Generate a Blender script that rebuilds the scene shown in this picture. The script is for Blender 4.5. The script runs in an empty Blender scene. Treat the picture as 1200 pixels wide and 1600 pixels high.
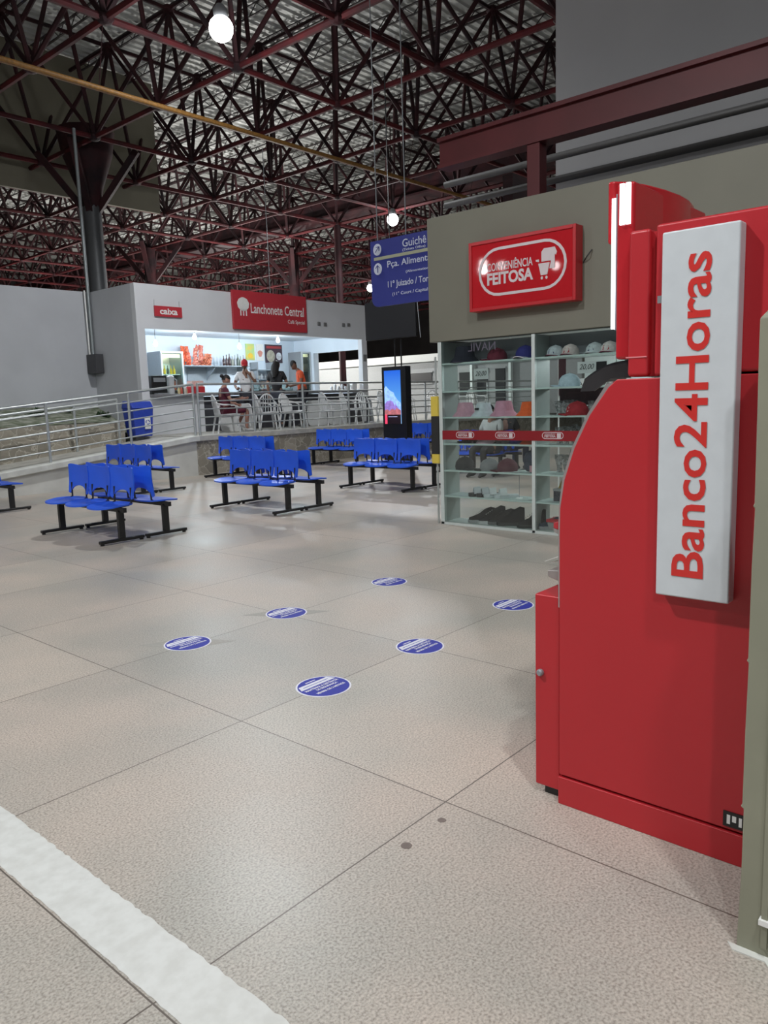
import bpy, bmesh, math, random
from mathutils import Vector, Matrix
random.seed(7)
S = bpy.context.scene
COL = S.collection
# ---------------------------------------------------------------- camera
RT = Vector((0.65665793, -0.75347502, -0.03279872)); UP = Vector((0.13196026, 0.07196875, 0.98863896)); FW = Vector((0.74255427, 0.65352574, -0.14668762))
cam_d = bpy.data.cameras.new('camera'); cam = bpy.data.objects.new('camera', cam_d); COL.objects.link(cam)
cam_d.sensor_fit = 'VERTICAL'; cam_d.sensor_height = 36.0; cam_d.lens = 1199.93 / 1600 * 36; cam_d.clip_start = .05; cam_d.clip_end = 300
m3 = Matrix((RT, UP, -FW)).transposed()
cam.matrix_world = Matrix.Translation((0, 0, 1.5)) @ m3.to_4x4()
S.camera = cam
# ---------------------------------------------------------------- light
S.view_settings.view_transform = 'Standard'; S.view_settings.look = 'None'
S.view_settings.gamma = 1; S.view_settings.use_curve_mapping = False; S.view_settings.exposure = 0.0
W = bpy.data.worlds.new('world'); S.world = W; W.use_nodes = True
W.node_tree.nodes['Background'].inputs[0].default_value = (.82, .91, 1, 1)
W.node_tree.nodes['Background'].inputs[1].default_value = 0.075
LAMPS = [(8.68, 10.86, 7.6, 850), (21.3, 17.9, 7.6, 850), (33.0, 29.5, 7.6, 900), (-1.6, 4.6, 7.6, 1150), (-6.0, 12.5, 7.6, 480),
         (-5.5, -3.5, 7.6, 750), (0.4, -1.2, 7.6, 520), (16.0, 3.0, 7.6, 150), (-17.17, 20.84, 7.6, 400), (-18.5, 20.68, 7.6, 0), (-20.69, 19.0, 7.6, 0)]
UPLIGHTS = [(20.5, 24.0, 3.6, 1900), (29.0, 36.0, 3.6, 2600), (17.5, 34.0, 3.6, 1100)]

# ---------------------------------------------------------------- helpers
MATS = {}
def mat(name, col, rough=.6, metal=0., var=0., scale=20., emit=0., alpha=1., trans=0., bump=0., spec=.5, var2=None, obj_coord=False):
    if name in MATS: return MATS[name]
    m = bpy.data.materials.new(name); m.use_nodes = True; N = m.node_tree.nodes; L = m.node_tree.links
    b = N['Principled BSDF']; c = (*col, 1)
    b.inputs['Base Color'].default_value = c; b.inputs['Roughness'].default_value = rough; b.inputs['Metallic'].default_value = metal
    b.inputs['Specular IOR Level'].default_value = spec
    if emit: b.inputs['Emission Color'].default_value = c; b.inputs['Emission Strength'].default_value = emit
    if alpha < 1: b.inputs['Alpha'].default_value = alpha
    if trans: b.inputs['Transmission Weight'].default_value = trans
    tc = N.new('ShaderNodeTexCoord'); n = N.new('ShaderNodeTexNoise'); n.inputs['Scale'].default_value = scale; n.inputs['Detail'].default_value = 6
    L.new(tc.outputs['Object'], n.inputs['Vector'])
    if var > 0 or True:
        r = N.new('ShaderNodeValToRGB'); v = max(var, .03)
        lo = var2 if var2 else tuple(x * (1 - v) for x in col)
        r.color_ramp.elements[0].position = .35; r.color_ramp.elements[0].color = (*lo, 1)
        r.color_ramp.elements[1].position = .65; r.color_ramp.elements[1].color = (*[min(1, x * (1 + v * .5)) for x in col], 1)
        L.new(n.outputs['Fac'], r.inputs['Fac']); L.new(r.outputs['Color'], b.inputs['Base Color'])
        if emit: L.new(r.outputs['Color'], b.inputs['Emission Color'])
    if bump > 0:
        bp = N.new('ShaderNodeBump'); bp.inputs['Strength'].default_value = bump; bp.inputs['Distance'].default_value = .01
        L.new(n.outputs['Fac'], bp.inputs['Height']); L.new(bp.outputs['Normal'], b.inputs['Normal'])
    MATS[name] = m; return m

def glass(name='clear_glass', tint=(.85, .95, .93), refl=.06):
    if name in MATS: return MATS[name]
    m = bpy.data.materials.new(name); m.use_nodes = True; N = m.node_tree.nodes; L = m.node_tree.links; N.clear()
    o = N.new('ShaderNodeOutputMaterial'); t = N.new('ShaderNodeBsdfTransparent'); g = N.new('ShaderNodeBsdfGlossy'); x = N.new('ShaderNodeMixShader')
    f = N.new('ShaderNodeFresnel'); f.inputs['IOR'].default_value = 1.45
    t.inputs[0].default_value = (*tint, 1); g.inputs['Roughness'].default_value = .02
    L.new(f.outputs[0], x.inputs[0]); L.new(t.outputs[0], x.inputs[1]); L.new(g.outputs[0], x.inputs[2]); L.new(x.outputs[0], o.inputs[0])
    MATS[name] = m; return m

class M:
    def __init__(s): s.v = []; s.f = []
    def add(s, v, f):
        k = len(s.v); s.v += [tuple(p) for p in v]; s.f += [tuple(i + k for i in q) for q in f]; return s
    def box(s, x0, y0, z0, x1, y1, z1):
        v = [(x, y, z) for z in (z0, z1) for y in (y0, y1) for x in (x0, x1)]
        return s.add(v, [(0, 2, 3, 1), (4, 5, 7, 6), (0, 1, 5, 4), (2, 6, 7, 3), (0, 4, 6, 2), (1, 3, 7, 5)])
    def bar(s, p, q, w, h):
        p = Vector(p); q = Vector(q); d = (q - p).normalized(); a = Vector((0, 0, 1)) if abs(d.z) < .95 else Vector((1, 0, 0))
        r = d.cross(a).normalized() * w / 2; u = r.cross(d).normalized() * h / 2
        v = [c + e for c in (p, q) for e in (-r - u, r - u, r + u, -r + u)]
        return s.add(v, [(3, 2, 1, 0), (4, 5, 6, 7), (0, 1, 5, 4), (1, 2, 6, 5), (2, 3, 7, 6), (3, 0, 4, 7)])
    def tube(s, pts, r, n=8, cap=True):
        pts = [Vector(p) for p in pts]; rs = r if isinstance(r, (list, tuple)) else [r] * len(pts); rings = []
        ref = None
        for i, p in enumerate(pts):
            d = ((pts[i] - pts[i - 1]).normalized() if i else Vector()) + ((pts[i + 1] - pts[i]).normalized() if i < len(pts) - 1 else Vector())
            d.normalize()
            if ref is None: ref = Vector((0, 0, 1)) if abs(d.z) < .9 else Vector((1, 0, 0))
            a = d.cross(ref).normalized(); b = a.cross(d).normalized(); ref = b
            rings.append([p + (a * math.cos(t) + b * math.sin(t)) * rs[i] for t in [2 * math.pi * k / n for k in range(n)]])
        v = [x for g in rings for x in g]; f = []
        for i in range(len(pts) - 1):
            for k in range(n): f.append((i * n + k, i * n + (k + 1) % n, (i + 1) * n + (k + 1) % n, (i + 1) * n + k))
        if cap: f += [tuple(range(n - 1, -1, -1)), tuple(range((len(pts) - 1) * n, len(pts) * n))]
        return s.add(v, f)
    def lathe(s, c, prof, n=20, sx=1, sy=1):
        v = []; f = []
        for r, z in prof: v += [(c[0] + r * sx * math.cos(2 * math.pi * k / n), c[1] + r * sy * math.sin(2 * math.pi * k / n), c[2] + z) for k in range(n)]
        for i in range(len(prof) - 1):
            for k in range(n): f.append((i * n + k, i * n + (k + 1) % n, (i + 1) * n + (k + 1) % n, (i + 1) * n + k))
        f += [tuple(range(n - 1, -1, -1)), tuple(range((len(prof) - 1) * n, len(prof) * n))]
        return s.add(v, f)
    def prism(s, poly, mp, a, b):
        # poly 2-D outline, mp(u, v, w) -> point, extruded from w=a to w=b
        n = len(poly); v = [mp(*p, a) for p in poly] + [mp(*p, b) for p in poly]
        f = [tuple(range(n - 1, -1, -1)), tuple(range(n, 2 * n))] + [(i, (i + 1) % n, n + (i + 1) % n, n + i) for i in range(n)]
        return s.add(v, f)
    def shell(s, fn, nu, nv, th):
        # fn(u,v) -> Vector ; closed sheet with thickness th along its normal
        P = [[Vector(fn(i / nu, j / nv)) for j in range(nv + 1)] for i in range(nu + 1)]
        def nrm(i, j):
            a = P[min(i + 1, nu)][j] - P[max(i - 1, 0)][j]; b = P[i][min(j + 1, nv)] - P[i][max(j - 1, 0)]
            return a.cross(b).normalized()
        T = [P[i][j] + nrm(i, j) * th / 2 for i in range(nu + 1) for j in range(nv + 1)]; B = [P[i][j] - nrm(i, j) * th / 2 for i in range(nu + 1) for j in range(nv + 1)]
        w = nv + 1; o = (nu + 1) * w; f = []
        for i in range(nu):
            for j in range(nv):
                a = i * w + j; f += [(a, a + w, a + w + 1, a + 1), (o + a, o + a + 1, o + a + w + 1, o + a + w)]
        for i in range(nu):
            a = i * w; b = a + w; f.append((a, o + a, o + b, b)); a += nv; b += nv; f.append((a, b, o + b, o + a))
        for j in range(nv):
            f.append((j, j + 1, o + j + 1, o + j)); a = nu * w + j; f.append((a, o + a, o + a + 1, a + 1))
        return s.add(T + B, f)
    def ball(s, c, rx, ry, rz, n=12, m=8):
        v = [(c[0], c[1], c[2] - rz)]; f = []
        for i in range(1, m):
            a = math.pi * i / m
            v += [(c[0] + rx * math.sin(a) * math.cos(2 * math.pi * k / n), c[1] + ry * math.sin(a) * math.sin(2 * math.pi * k / n), c[2] - rz * math.cos(a)) for k in range(n)]
        v.append((c[0], c[1], c[2] + rz)); e = len(v) - 1
        for k in range(n):
            f.append((0, 1 + (k + 1) % n, 1 + k)); f.append((e, e - n + k, e - n + (k + 1) % n))
            for i in range(m - 2): f.append((1 + i * n + k, 1 + i * n + (k + 1) % n, 1 + (i + 1) * n + (k + 1) % n, 1 + (i + 1) * n + k))
        return s.add(v, f)

def wloc(o):
    p = Vector()
    while o: p += o.location; o = o.parent
    return p
def link(name, m, ma, parent=None, smooth=False, bevel=0, label=None, seg=2):
    me = bpy.data.meshes.new(name)
    if parent is not None: off = wloc(parent)
    else:
        xs = [p[0] for p in m.v]; ys = [p[1] for p in m.v]; off = Vector(((min(xs) + max(xs)) / 2, (min(ys) + max(ys)) / 2, min(p[2] for p in m.v)))
    me.from_pydata([Vector(p) - off for p in m.v], [], m.f)
    bm = bmesh.new(); bm.from_mesh(me); bmesh.ops.recalc_face_normals(bm, faces=bm.faces); bm.to_mesh(me); bm.free()
    me.materials.append(ma)
    if smooth:
        me.shade_smooth()
        me.set_sharp_from_angle(angle=math.radians(50))
    o = bpy.data.objects.new(name, me); COL.objects.link(o)
    if parent is not None: o.parent = parent
    else: o.location = off
    if bevel:
        b = o.modifiers.new('bevel', 'BEVEL'); b.width = bevel; b.segments = seg; b.limit_method = 'ANGLE'
        me.shade_smooth(); b.harden_normals = True
    if label: o['label'] = label
    return o
def tag(o, label, cat, group=None):
    o['label'] = label; o['category'] = cat
    if group: o['group'] = group
    return o
def thing(name, loc, label, cat, group=None):
    o = bpy.data.objects.new(name, None); o.empty_display_size = .1; COL.objects.link(o); o.location = loc
    return tag(o, label, cat, group)
def struct(name, m, ma, **k):
    o = link(name, m, ma, **k); o['kind'] = 'structure'; return o
def dup(src, loc=None, rz=None, label=None, parent=None):
    c = src.copy(); COL.objects.link(c)
    if parent is not None: c.parent = parent
    if loc is not None: c.location = loc
    if rz is not None: c.rotation_euler = (0, 0, rz)
    if label: c['label'] = label
    for ch in [x for x in ALLCH(src)]: dup(ch, parent=c)
    return c
def ALLCH(o): return [x for x in COL.objects if x.parent == o]
def text(name, s, P, R, U, w, h, ma, parent, th=.003, bold=0., mirror=False, label=None, shear=0., space=1.):
    """flat raised lettering; P = world point of its lower-left corner, R / U unit directions, fitted to w x h"""
    cu = bpy.data.curves.new('t', 'FONT'); cu.body = s; cu.size = 1; cu.offset = bold; cu.extrude = .01; cu.resolution_u = 3; cu.space_character = space; cu.shear = shear
    o = bpy.data.objects.new('t', cu); COL.objects.link(o)
    dg = bpy.context.evaluated_depsgraph_get(); me = bpy.data.meshes.new_from_object(o.evaluated_get(dg))
    vs = [v.co.copy() for v in me.vertices]; fs = [tuple(p.vertices) for p in me.polygons]
    bpy.data.objects.remove(o); bpy.data.curves.remove(cu); bpy.data.meshes.remove(me)
    x0 = min(v.x for v in vs); x1 = max(v.x for v in vs); y0 = min(v.y for v in vs); y1 = max(v.y for v in vs)
    P = Vector(P); R = Vector(R); U = Vector(U); Nn = R.cross(U).normalized(); m = M(); out = []
    for v in vs:
        a = (v.x - x0) / (x1 - x0)
        if mirror: a = 1 - a
        out.append(P + R * w * a + U * h * (v.y - y0) / (y1 - y0) + Nn * (th if v.z > 0 else 0.0))
    m.add(out, fs); return link(name, m, ma, parent, label=label)

BLK = mat('black_metal', (.012, .012, .013), .4, var=.1)
GREYM = mat('grey_metal', (.30, .32, .34), .4, .3)
WHITE = mat('white_paint', (.62, .64, .66), .6, var=.06, scale=3)
# ================================================================= FLOOR
def floor_mat():
    m = bpy.data.materials.new('terrazzo_floor'); m.use_nodes = True; N = m.node_tree.nodes; L = m.node_tree.links; b = N['Principled BSDF']
    g = N.new('ShaderNodeNewGeometry'); sp = N.new('ShaderNodeSeparateXYZ'); L.new(g.outputs['Position'], sp.inputs[0])
    def math_(op, a, bb=None):
        n = N.new('ShaderNodeMath'); n.operation = op
        for i, x in enumerate((a, bb)):
            if x is None: continue
            if isinstance(x, (int, float)): n.inputs[i].default_value = x
            else: L.new(x, n.inputs[i])
        return n.outputs[0]
    ux = math_('DIVIDE', math_('SUBTRACT', sp.outputs[0], 2.14), 1.36); uy = math_('DIVIDE', math_('SUBTRACT', sp.outputs[1], 1.625), 1.208)
    fx = math_('ABSOLUTE', math_('SUBTRACT', ux, math_('ROUND', ux))); fy = math_('ABSOLUTE', math_('SUBTRACT', uy, math_('ROUND', uy)))
    def dist(c): return math_('LESS_THAN', math_('ABSOLUTE', math_('SUBTRACT', sp.outputs[0], c)), .0026)
    jx = dist(.897)
    for c in (2.14, 3.50, 4.655, 5.93, 7.16, 8.45, 9.7, 11.0): jx = math_('MAXIMUM', jx, dist(c))
    jn = math_('MAXIMUM', jx, math_('LESS_THAN', fy, .0022))
    cx = math_('FLOOR', ux); cy = math_('FLOOR', uy); cb = N.new('ShaderNodeCombineXYZ'); L.new(cx, cb.inputs[0]); L.new(cy, cb.inputs[1])
    wn = N.new('ShaderNodeTexWhiteNoise'); wn.noise_dimensions = '2D'; L.new(cb.outputs[0], wn.inputs['Vector'])
    n1 = N.new('ShaderNodeTexNoise'); n1.inputs['Scale'].default_value = 125; n1.inputs['Detail'].default_value = 3; L.new(g.outputs['Position'], n1.inputs['Vector'])
    n2 = N.new('ShaderNodeTexNoise'); n2.inputs['Scale'].default_value = .9; n2.inputs['Detail'].default_value = 5; L.new(g.outputs['Position'], n2.inputs['Vector'])
    n3 = N.new('ShaderNodeTexVoronoi'); n3.inputs['Scale'].default_value = 170; L.new(g.outputs['Position'], n3.inputs['Vector'])
    r1 = N.new('ShaderNodeValToRGB'); e = r1.color_ramp.elements
    e[0].position = .34; e[0].color = (.33, .30, .27, 1); e[1].position = .66; e[1].color = (.60, .56, .51, 1); x = e.new(.48); x.color = (.475, .445, .405, 1)
    L.new(n1.outputs['Fac'], r1.inputs[0])
    mx = N.new('ShaderNodeMix'); mx.data_type = 'RGBA'; mx.blend_type = 'MULTIPLY'; mx.inputs[0].default_value = .30
    r3 = N.new('ShaderNodeValToRGB'); r3.color_ramp.elements[0].color = (.55, .5, .46, 1); r3.color_ramp.elements[1].color = (1, 1, 1, 1); r3.color_ramp.elements[1].position = .5
    L.new(n3.outputs['Color'], r3.inputs[0]); L.new(r1.outputs[0], mx.inputs[6]); L.new(r3.outputs[0], mx.inputs[7])
    # slab to slab tone, soft stains
    r2 = N.new('ShaderNodeValToRGB'); r2.color_ramp.elements[0].color = (.80, .83, .82, 1); r2.color_ramp.elements[1].color = (1.06, .99, .95, 1); r2.color_ramp.elements[0].position = .35; r2.color_ramp.elements[1].position = .65
    L.new(n2.outputs['Fac'], r2.inputs[0])
    m2 = N.new('ShaderNodeMix'); m2.data_type = 'RGBA'; m2.blend_type = 'MULTIPLY'; m2.inputs[0].default_value = 1; L.new(mx.outputs[2], m2.inputs[6]); L.new(r2.outputs[0], m2.inputs[7])
    r4 = N.new('ShaderNodeValToRGB'); r4.color_ramp.elements[0].color = (.93, .93, .93, 1); r4.color_ramp.elements[1].color = (1.08, 1.07, 1.05, 1); L.new(wn.outputs['Value'], r4.inputs[0])
    m3_ = N.new('ShaderNodeMix'); m3_.data_type = 'RGBA'; m3_.blend_type = 'MULTIPLY'; m3_.inputs[0].default_value = 1; L.new(m2.outputs[2], m3_.inputs[6]); L.new(r4.outputs[0], m3_.inputs[7])
    m4 = N.new('ShaderNodeMix'); m4.data_type = 'RGBA'; L.new(jn, m4.inputs[0]); L.new(m3_.outputs[2], m4.inputs[6]); m4.inputs[7].default_value = (.12, .10, .085, 1)
    L.new(m4.outputs[2], b.inputs['Base Color'])
    rr = N.new('ShaderNodeMapRange'); rr.inputs[1].default_value = .3; rr.inputs[2].default_value = .7; rr.inputs[3].default_value = .34; rr.inputs[4].default_value = .5; L.new(n2.outputs['Fac'], rr.inputs[0]); L.new(rr.outputs[0], b.inputs['Roughness'])
    b.inputs['Specular IOR Level'].default_value = .4
    return m
FLOOR = floor_mat()
struct('floor', M().box(-26, -10, -.2, 60, 60, 0), FLOOR)
PAINT = mat('worn_floor_paint', (.66, .675, .65), .55, var=.05, scale=22, var2=(.60, .61, .58))
fl = [o for o in COL.objects if o.name == 'floor'][0]
m = M(); random.seed(3)
L_, R_ = [], []
y = -3.0
while y < 8.6:
    L_.append((.905 + random.uniform(-.0025, .0025), y)); R_.append((1.075 + random.uniform(-.004, .004), y)); y += .02
m.v = [(a, b, .0015) for a, b in L_] + [(a, b, .0015) for a, b in R_]; n = len(L_)
m.f = [(i, i + n, i + n + 1, i + 1) for i in range(n - 1)]
link('painted_stripe', m, PAINT, fl, label='worn white stripe painted on the floor')
STAIN = mat('dark_stain', (.20, .16, .14), .6, var=.2, scale=15)
m = M()
for (cx, cy, r) in ((2.03, 1.56, .016), (1.83, 1.56, .02)):
    m.lathe((cx, cy, .0008), [(r, 0), (r * .9, .0006)], 9)
link('stain', m, STAIN, fl, label='small dark stains')

m = M()
for (cx, cy) in ((2.695, 4.07), (3.53, 4.07)):
    m.prism([(-.22, .22), (-.06, -.10), (.22, -.22), (.06, .10)], lambda u, v, w: (cx + u, cy + v, w), .0, .0004)
link('worn_patch', m, mat('worn_patch', (.36, .345, .31), .6, var=.1, scale=60), fl, label='dull diamond shaped worn patches under two stickers')
# ================================================================= PLATFORM, RAMP
CONC = mat('rough_concrete', (.46, .45, .41), .85, var=.18, scale=5, bump=.25)
PLAS = mat('pale_plaster', (.60, .60, .56), .8, var=.10, scale=2.5, bump=.1)
CURB = mat('whitewashed_curb', (.62, .63, .59), .75, var=.14, scale=5, bump=.2)
def stone_mat():
    m = bpy.data.materials.new('stone_masonry'); m.use_nodes = True; N = m.node_tree.nodes; L = m.node_tree.links; b = N['Principled BSDF']; b.inputs['Roughness'].default_value = .9
    tc = N.new('ShaderNodeTexCoord'); v = N.new('ShaderNodeTexVoronoi'); v.feature = 'DISTANCE_TO_EDGE'; v.inputs['Scale'].default_value = 4.2; n = N.new('ShaderNodeTexNoise'); n.inputs['Scale'].default_value = 3; n.inputs['Detail'].default_value = 5
    mp = N.new('ShaderNodeMixRGB'); mp.blend_type = 'LINEAR_LIGHT'; mp.inputs[0].default_value = .25; L.new(tc.outputs['Object'], mp.inputs[1]); L.new(n.outputs['Color'], mp.inputs[2]); L.new(tc.outputs['Object'], n.inputs['Vector']); L.new(mp.outputs[0], v.inputs['Vector'])
    v2 = N.new('ShaderNodeTexVoronoi'); v2.inputs['Scale'].default_value = 4.2; L.new(mp.outputs[0], v2.inputs['Vector'])
    r2 = N.new('ShaderNodeValToRGB'); r2.color_ramp.elements[0].color = (.20, .185, .15, 1); r2.color_ramp.elements[1].color = (.40, .36, .29, 1); L.new(v2.outputs['Color'], r2.inputs[0])
    r = N.new('ShaderNodeValToRGB'); r.color_ramp.elements[0].position = .0; r.color_ramp.elements[0].color = (1, 1, 1, 1); r.color_ramp.elements[1].position = .045; r.color_ramp.elements[1].color = (0, 0, 0, 1); L.new(v.outputs['Distance'], r.inputs[0])
    x = N.new('ShaderNodeMixRGB'); L.new(r.outputs[0], x.inputs[0]); L.new(r2.outputs[0], x.inputs[1]); x.inputs[2].default_value = (.48, .45, .38, 1); L.new(x.outputs[0], b.inputs['Base Color'])
    bp = N.new('ShaderNodeBump'); bp.inputs['Distance'].default_value = .03; bp.inputs['Strength'].default_value = .6; L.new(v.outputs['Distance'], bp.inputs['Height']); L.new(bp.outputs[0], b.inputs['Normal'])
    return m
STONE = stone_mat()
ZP = .82
struct('floor_platform', M().box(9.83, 13.79, .0, 45, 34, ZP - .002).box(9.2, 15.3, 0, 9.83, 18.1, ZP - .002), CONC)
struct('wall_platform_front', M().box(9.68, 13.74, 0, 45, 13.79, ZP - .1), STONE)
struct('trim_1', M().box(9.72, 13.70, ZP - .1, 45, 14.0, ZP + .02), CONC, bevel=.015)
zr = lambda x: ZP - .1 * (9.6 - x)
rp = [(1.9, 0.02), (9.7, 0.02), (9.83, ZP), (9.6, ZP), (1.9, zr(1.9))]
struct('floor_ramp', M().prism([(1.5, 0), (9.83, 0), (9.83, ZP - .02), (9.6, ZP - .02), (1.5, zr(1.5) - .02)], lambda u, v, w: (u, w, v), 13.80, 15.3), CONC)
struct('wall_ramp_front', M().prism([(1.5, 0), (9.68, 0), (9.68, ZP - .08), (9.6, ZP - .08), (1.5, zr(1.5) - .08)], lambda u, v, w: (u, w, v), 13.75, 13.80), PLAS)
struct('trim_2', M().prism([(1.5, zr(1.5) - .10), (9.6, ZP - .10), (9.72, ZP - .10), (9.72, ZP + .02), (9.6, ZP + .02), (1.5, zr(1.5) + .02)], lambda u, v, w: (u, w, v), 13.66, 13.98), CURB, bevel=.02)
struct('wall_ramp_back', M().box(-3, 15.28, 0, 8.93, 15.45, 1.17), STONE)
EARTH = mat('mossy_earth', (.30, .31, .26), .95, var=.4, scale=6, var2=(.10, .13, .07), bump=.4)
struct('floor_planting_bank', M().prism([(15.45, .5), (18, .5), (18, 1.55), (15.45, 1.19)], lambda u, v, w: (w, u, v), -3, 8.93).prism([(16.2, .5), (18, .5), (18, 1.53), (16.2, 1.0)], lambda u, v, w: (w, u, v), 8.93, 9.19).prism([(16.5, ZP), (18, ZP), (18, 1.5), (16.5, .95)], lambda u, v, w: (w, u, v), 9.19, 9.85), EARTH)
# ---- railings
STEEL = mat('painted_steel_rail', (.50, .53, .52), .4, .6, var=.1, scale=8)
def railing(label, y, posts, top, offs, r0=.026, xend=None, base=None):
    t = thing('railing', (posts[0], y, base(posts[0])), label, 'railing')
    for x in posts: link('post', M().tube([(x, y, base(x) - .02), (x, y, top(x))], .027, 8), STEEL, t, True)
    xs = [posts[0] - .9 if posts[0] < 5 else posts[0], posts[-1] if xend is None else xend]
    for k, of in enumerate(offs):
        pts = sorted(set([xs[0], 9.6 if xs[0] < 9.6 < xs[1] else xs[0], xs[1]]))
        link('top_rail' if k == 0 else 'rail', M().tube([(x, y, top(x) - of) for x in pts], r0 if k == 0 else .014, 8), STEEL, t, True)
    return t
zt = lambda x: min(1.92, 1.92 - .098 * (9.75 - x)) if x < 9.75 else 1.92
OFF = [0, .19, .36, .53, .70, .87]
railing('grey steel railing along the front edge of the sloping ramp', 13.82, [3.3, 4.92, 6.54, 8.2, 9.72], zt, OFF, base=lambda x: min(ZP, zr(x)))
railing('grey steel railing along the raised platform before the snack bar', 13.82, [9.84, 11.34, 12.87, 14.47, 16.07, 17.67, 19.27, 20.9, 22.4, 24.0], lambda x: 1.92, OFF, base=lambda x: ZP)
railing('grey steel railing on the far side of the ramp beside the stone wall', 15.15, [3.0, 4.6, 6.15, 7.75, 8.72], lambda x: zr(x) + .92, [0, .07, .45], base=lambda x: zr(x), r0=.03)

# ================================================================= LEFT WALL + SNACK BAR BUILDING
WALLW = mat('white_wall_plaster', (.50, .515, .545), .75, var=.05, scale=1.3)
WALLI = mat('bluish_white_tile', (.72, .80, .88), .5, var=.03, scale=2)
struct('wall_left', M().box(-6, 18, .9, 9.85, 18.2, 4.28), WALLW)
WALLF = mat('bright_white_wall', (.66, .675, .70), .75, var=.04, scale=1.3)
DARKW = mat('dark_opening', (.02, .02, .022), .9)
bx0, bx1, FY, TZ = 9.85, 17.62, 16.0, 4.27
struct('wall_snack_bar_side', M().box(bx0, FY + .14, ZP - .3, bx0 + .12, 19.2, TZ), WALLW)
struct('wall_snack_bar_fascia', M().box(bx0, FY - .02, 3.27, bx1, FY + .14, TZ), WALLF)
struct('wall_snack_bar_jamb', M().box(bx0 + .0, FY - .02, ZP - .2, bx0 + .20, FY + .14, 3.27).box(bx1 - .22, FY - .02, ZP - .2, bx1, FY + .14, 3.27), WALLF)
struct('wall_snack_bar_back', M().box(bx0, 19.0, ZP - .2, 18.5, 19.2, TZ), WALLI)
struct('wall_snack_bar_right', M().box(17.40, FY + .14, ZP - .2, 17.52, 19.0, 1.80).box(17.40, FY + .14, 2.98, 17.52, 19.0, TZ).box(17.40, 18.1, 1.8, 17.52, 19.0, 2.98), WALLI)
struct('ceiling_snack_bar', M().box(bx0 + .12, FY + .14, 3.42, bx1, 19.0, 3.5), WALLI)
struct('wall_snack_bar_front', M().box(10.05, FY - .02, ZP - .02, 11.55, FY + .12, 1.70), WALLF)
DK = mat('dark_counter_front', (.05, .05, .06), .5, var=.3, scale=4)
GRAN = mat('grey_granite', (.22, .22, .23), .3, var=.4, scale=60)
t = thing('serving_counter', (14.4, FY, ZP), 'long snack bar counter with grey granite top above a dark front', 'counter')
link('counter_body', M().box(11.55, FY, ZP, 17.4, FY + .1, 1.68), DK, t)
link('countertop', M().box(10.05, FY - .2, 1.70, 17.4, FY + .45, 1.76), GRAN, t, bevel=.01)
link('back_shelf', M().box(11.55, FY + .1, 1.2, 17.4, FY + .45, 1.23), DK, t)
RED = mat('sign_red', (.50, .035, .05), .45, var=.03)
SIGNW = mat('sign_white', (.82, .82, .80), .5)
RX = (1, 0, 0); UZ = (0, 0, 1)
t = thing('lanchonete_sign', (13.83, FY - .03, 3.36), 'red LANCHONETE CENTRAL sign with white tree emblem on the snack bar wall', 'sign')
t.name = 'snack_bar_sign'
link('panel', M().box(12.57, FY - .09, 3.36, 15.11, FY - .025, 4.33), RED, t, bevel=.005)
text('lettering', 'Lanchonete Central', (13.14, FY - .092, 3.78), RX, UZ, 1.86, .25, SIGNW, t, bold=.01)
text('lettering', 'Café Special', (14.40, FY - .092, 3.55), RX, UZ, .62, .13, SIGNW, t)
m = M()
m.prism([(12.90 + .19 * math.cos(a) * (1 + .04 * math.sin(9 * a)), 3.99 + .17 * math.sin(a)) for a in [2 * math.pi * k / 28 for k in range(28)]], lambda u, v, w: (u, w, v), FY - .094, FY - .09)
for dx in (-.09, 0, .09): m.box(12.90 + dx - .018, FY - .094, 3.70, 12.90 + dx + .018, FY - .09, 3.86)
link('tree_emblem', m, SIGNW, t)
link('hanging_rod', M().tube([(13.92, FY + .02, 4.3), (13.92, FY + .02, 8.0)], .010, 6), GREYM, t)
t = thing('cashier_sign', (10.68, FY - .04, 3.55), 'small red CAIXA sign hanging on the white wall', 'sign')
link('panel', M().box(10.32, FY - .07, 3.55, 11.06, FY - .03, 3.79), RED, t, bevel=.004)
text('lettering', 'caixa', (10.45, FY - .072, 3.60), RX, UZ, .48, .14, SIGNW, t, bold=.03)
for x in (10.34, 11.02): link('hook', M().tube([(x, FY - .03, 3.79), (x, FY - .03, 3.93)], .006, 5), STEEL, t)
for i, (x, z) in enumerate(((15.62, 3.64), (15.87, 3.63), (16.62, 3.65), (16.84, 3.66))):
    tag(link('wall_socket', M().box(x - .05, FY - .06, z - .05, x + .05, FY - .02, z + .05), mat('grey_plastic', (.18, .18, .18), .5), bevel=.01), 'small grey socket box on the white fascia right of the red sign', 'socket', 'sockets on the fascia')
tag(link('wall_socket', M().box(17.42, FY - .05, 2.62, 17.58, FY - .02, 2.82), mat('grey_plastic', (.18, .18, .18), .5), bevel=.01), 'dark socket box on the right end post of the snack bar', 'socket')
BULB = mat('bulb_glow', (.80, .92, 1), .5, emit=14)
def lamp_light(loc, w, r=.12, col=(1, .97, .93)):
    d = bpy.data.lights.new('lamp_light', 'POINT'); d.energy = w; d.shadow_soft_size = r; d.color = col
    o = bpy.data.objects.new('lamp_light', d); COL.objects.link(o); o.location = loc; return o
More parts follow.
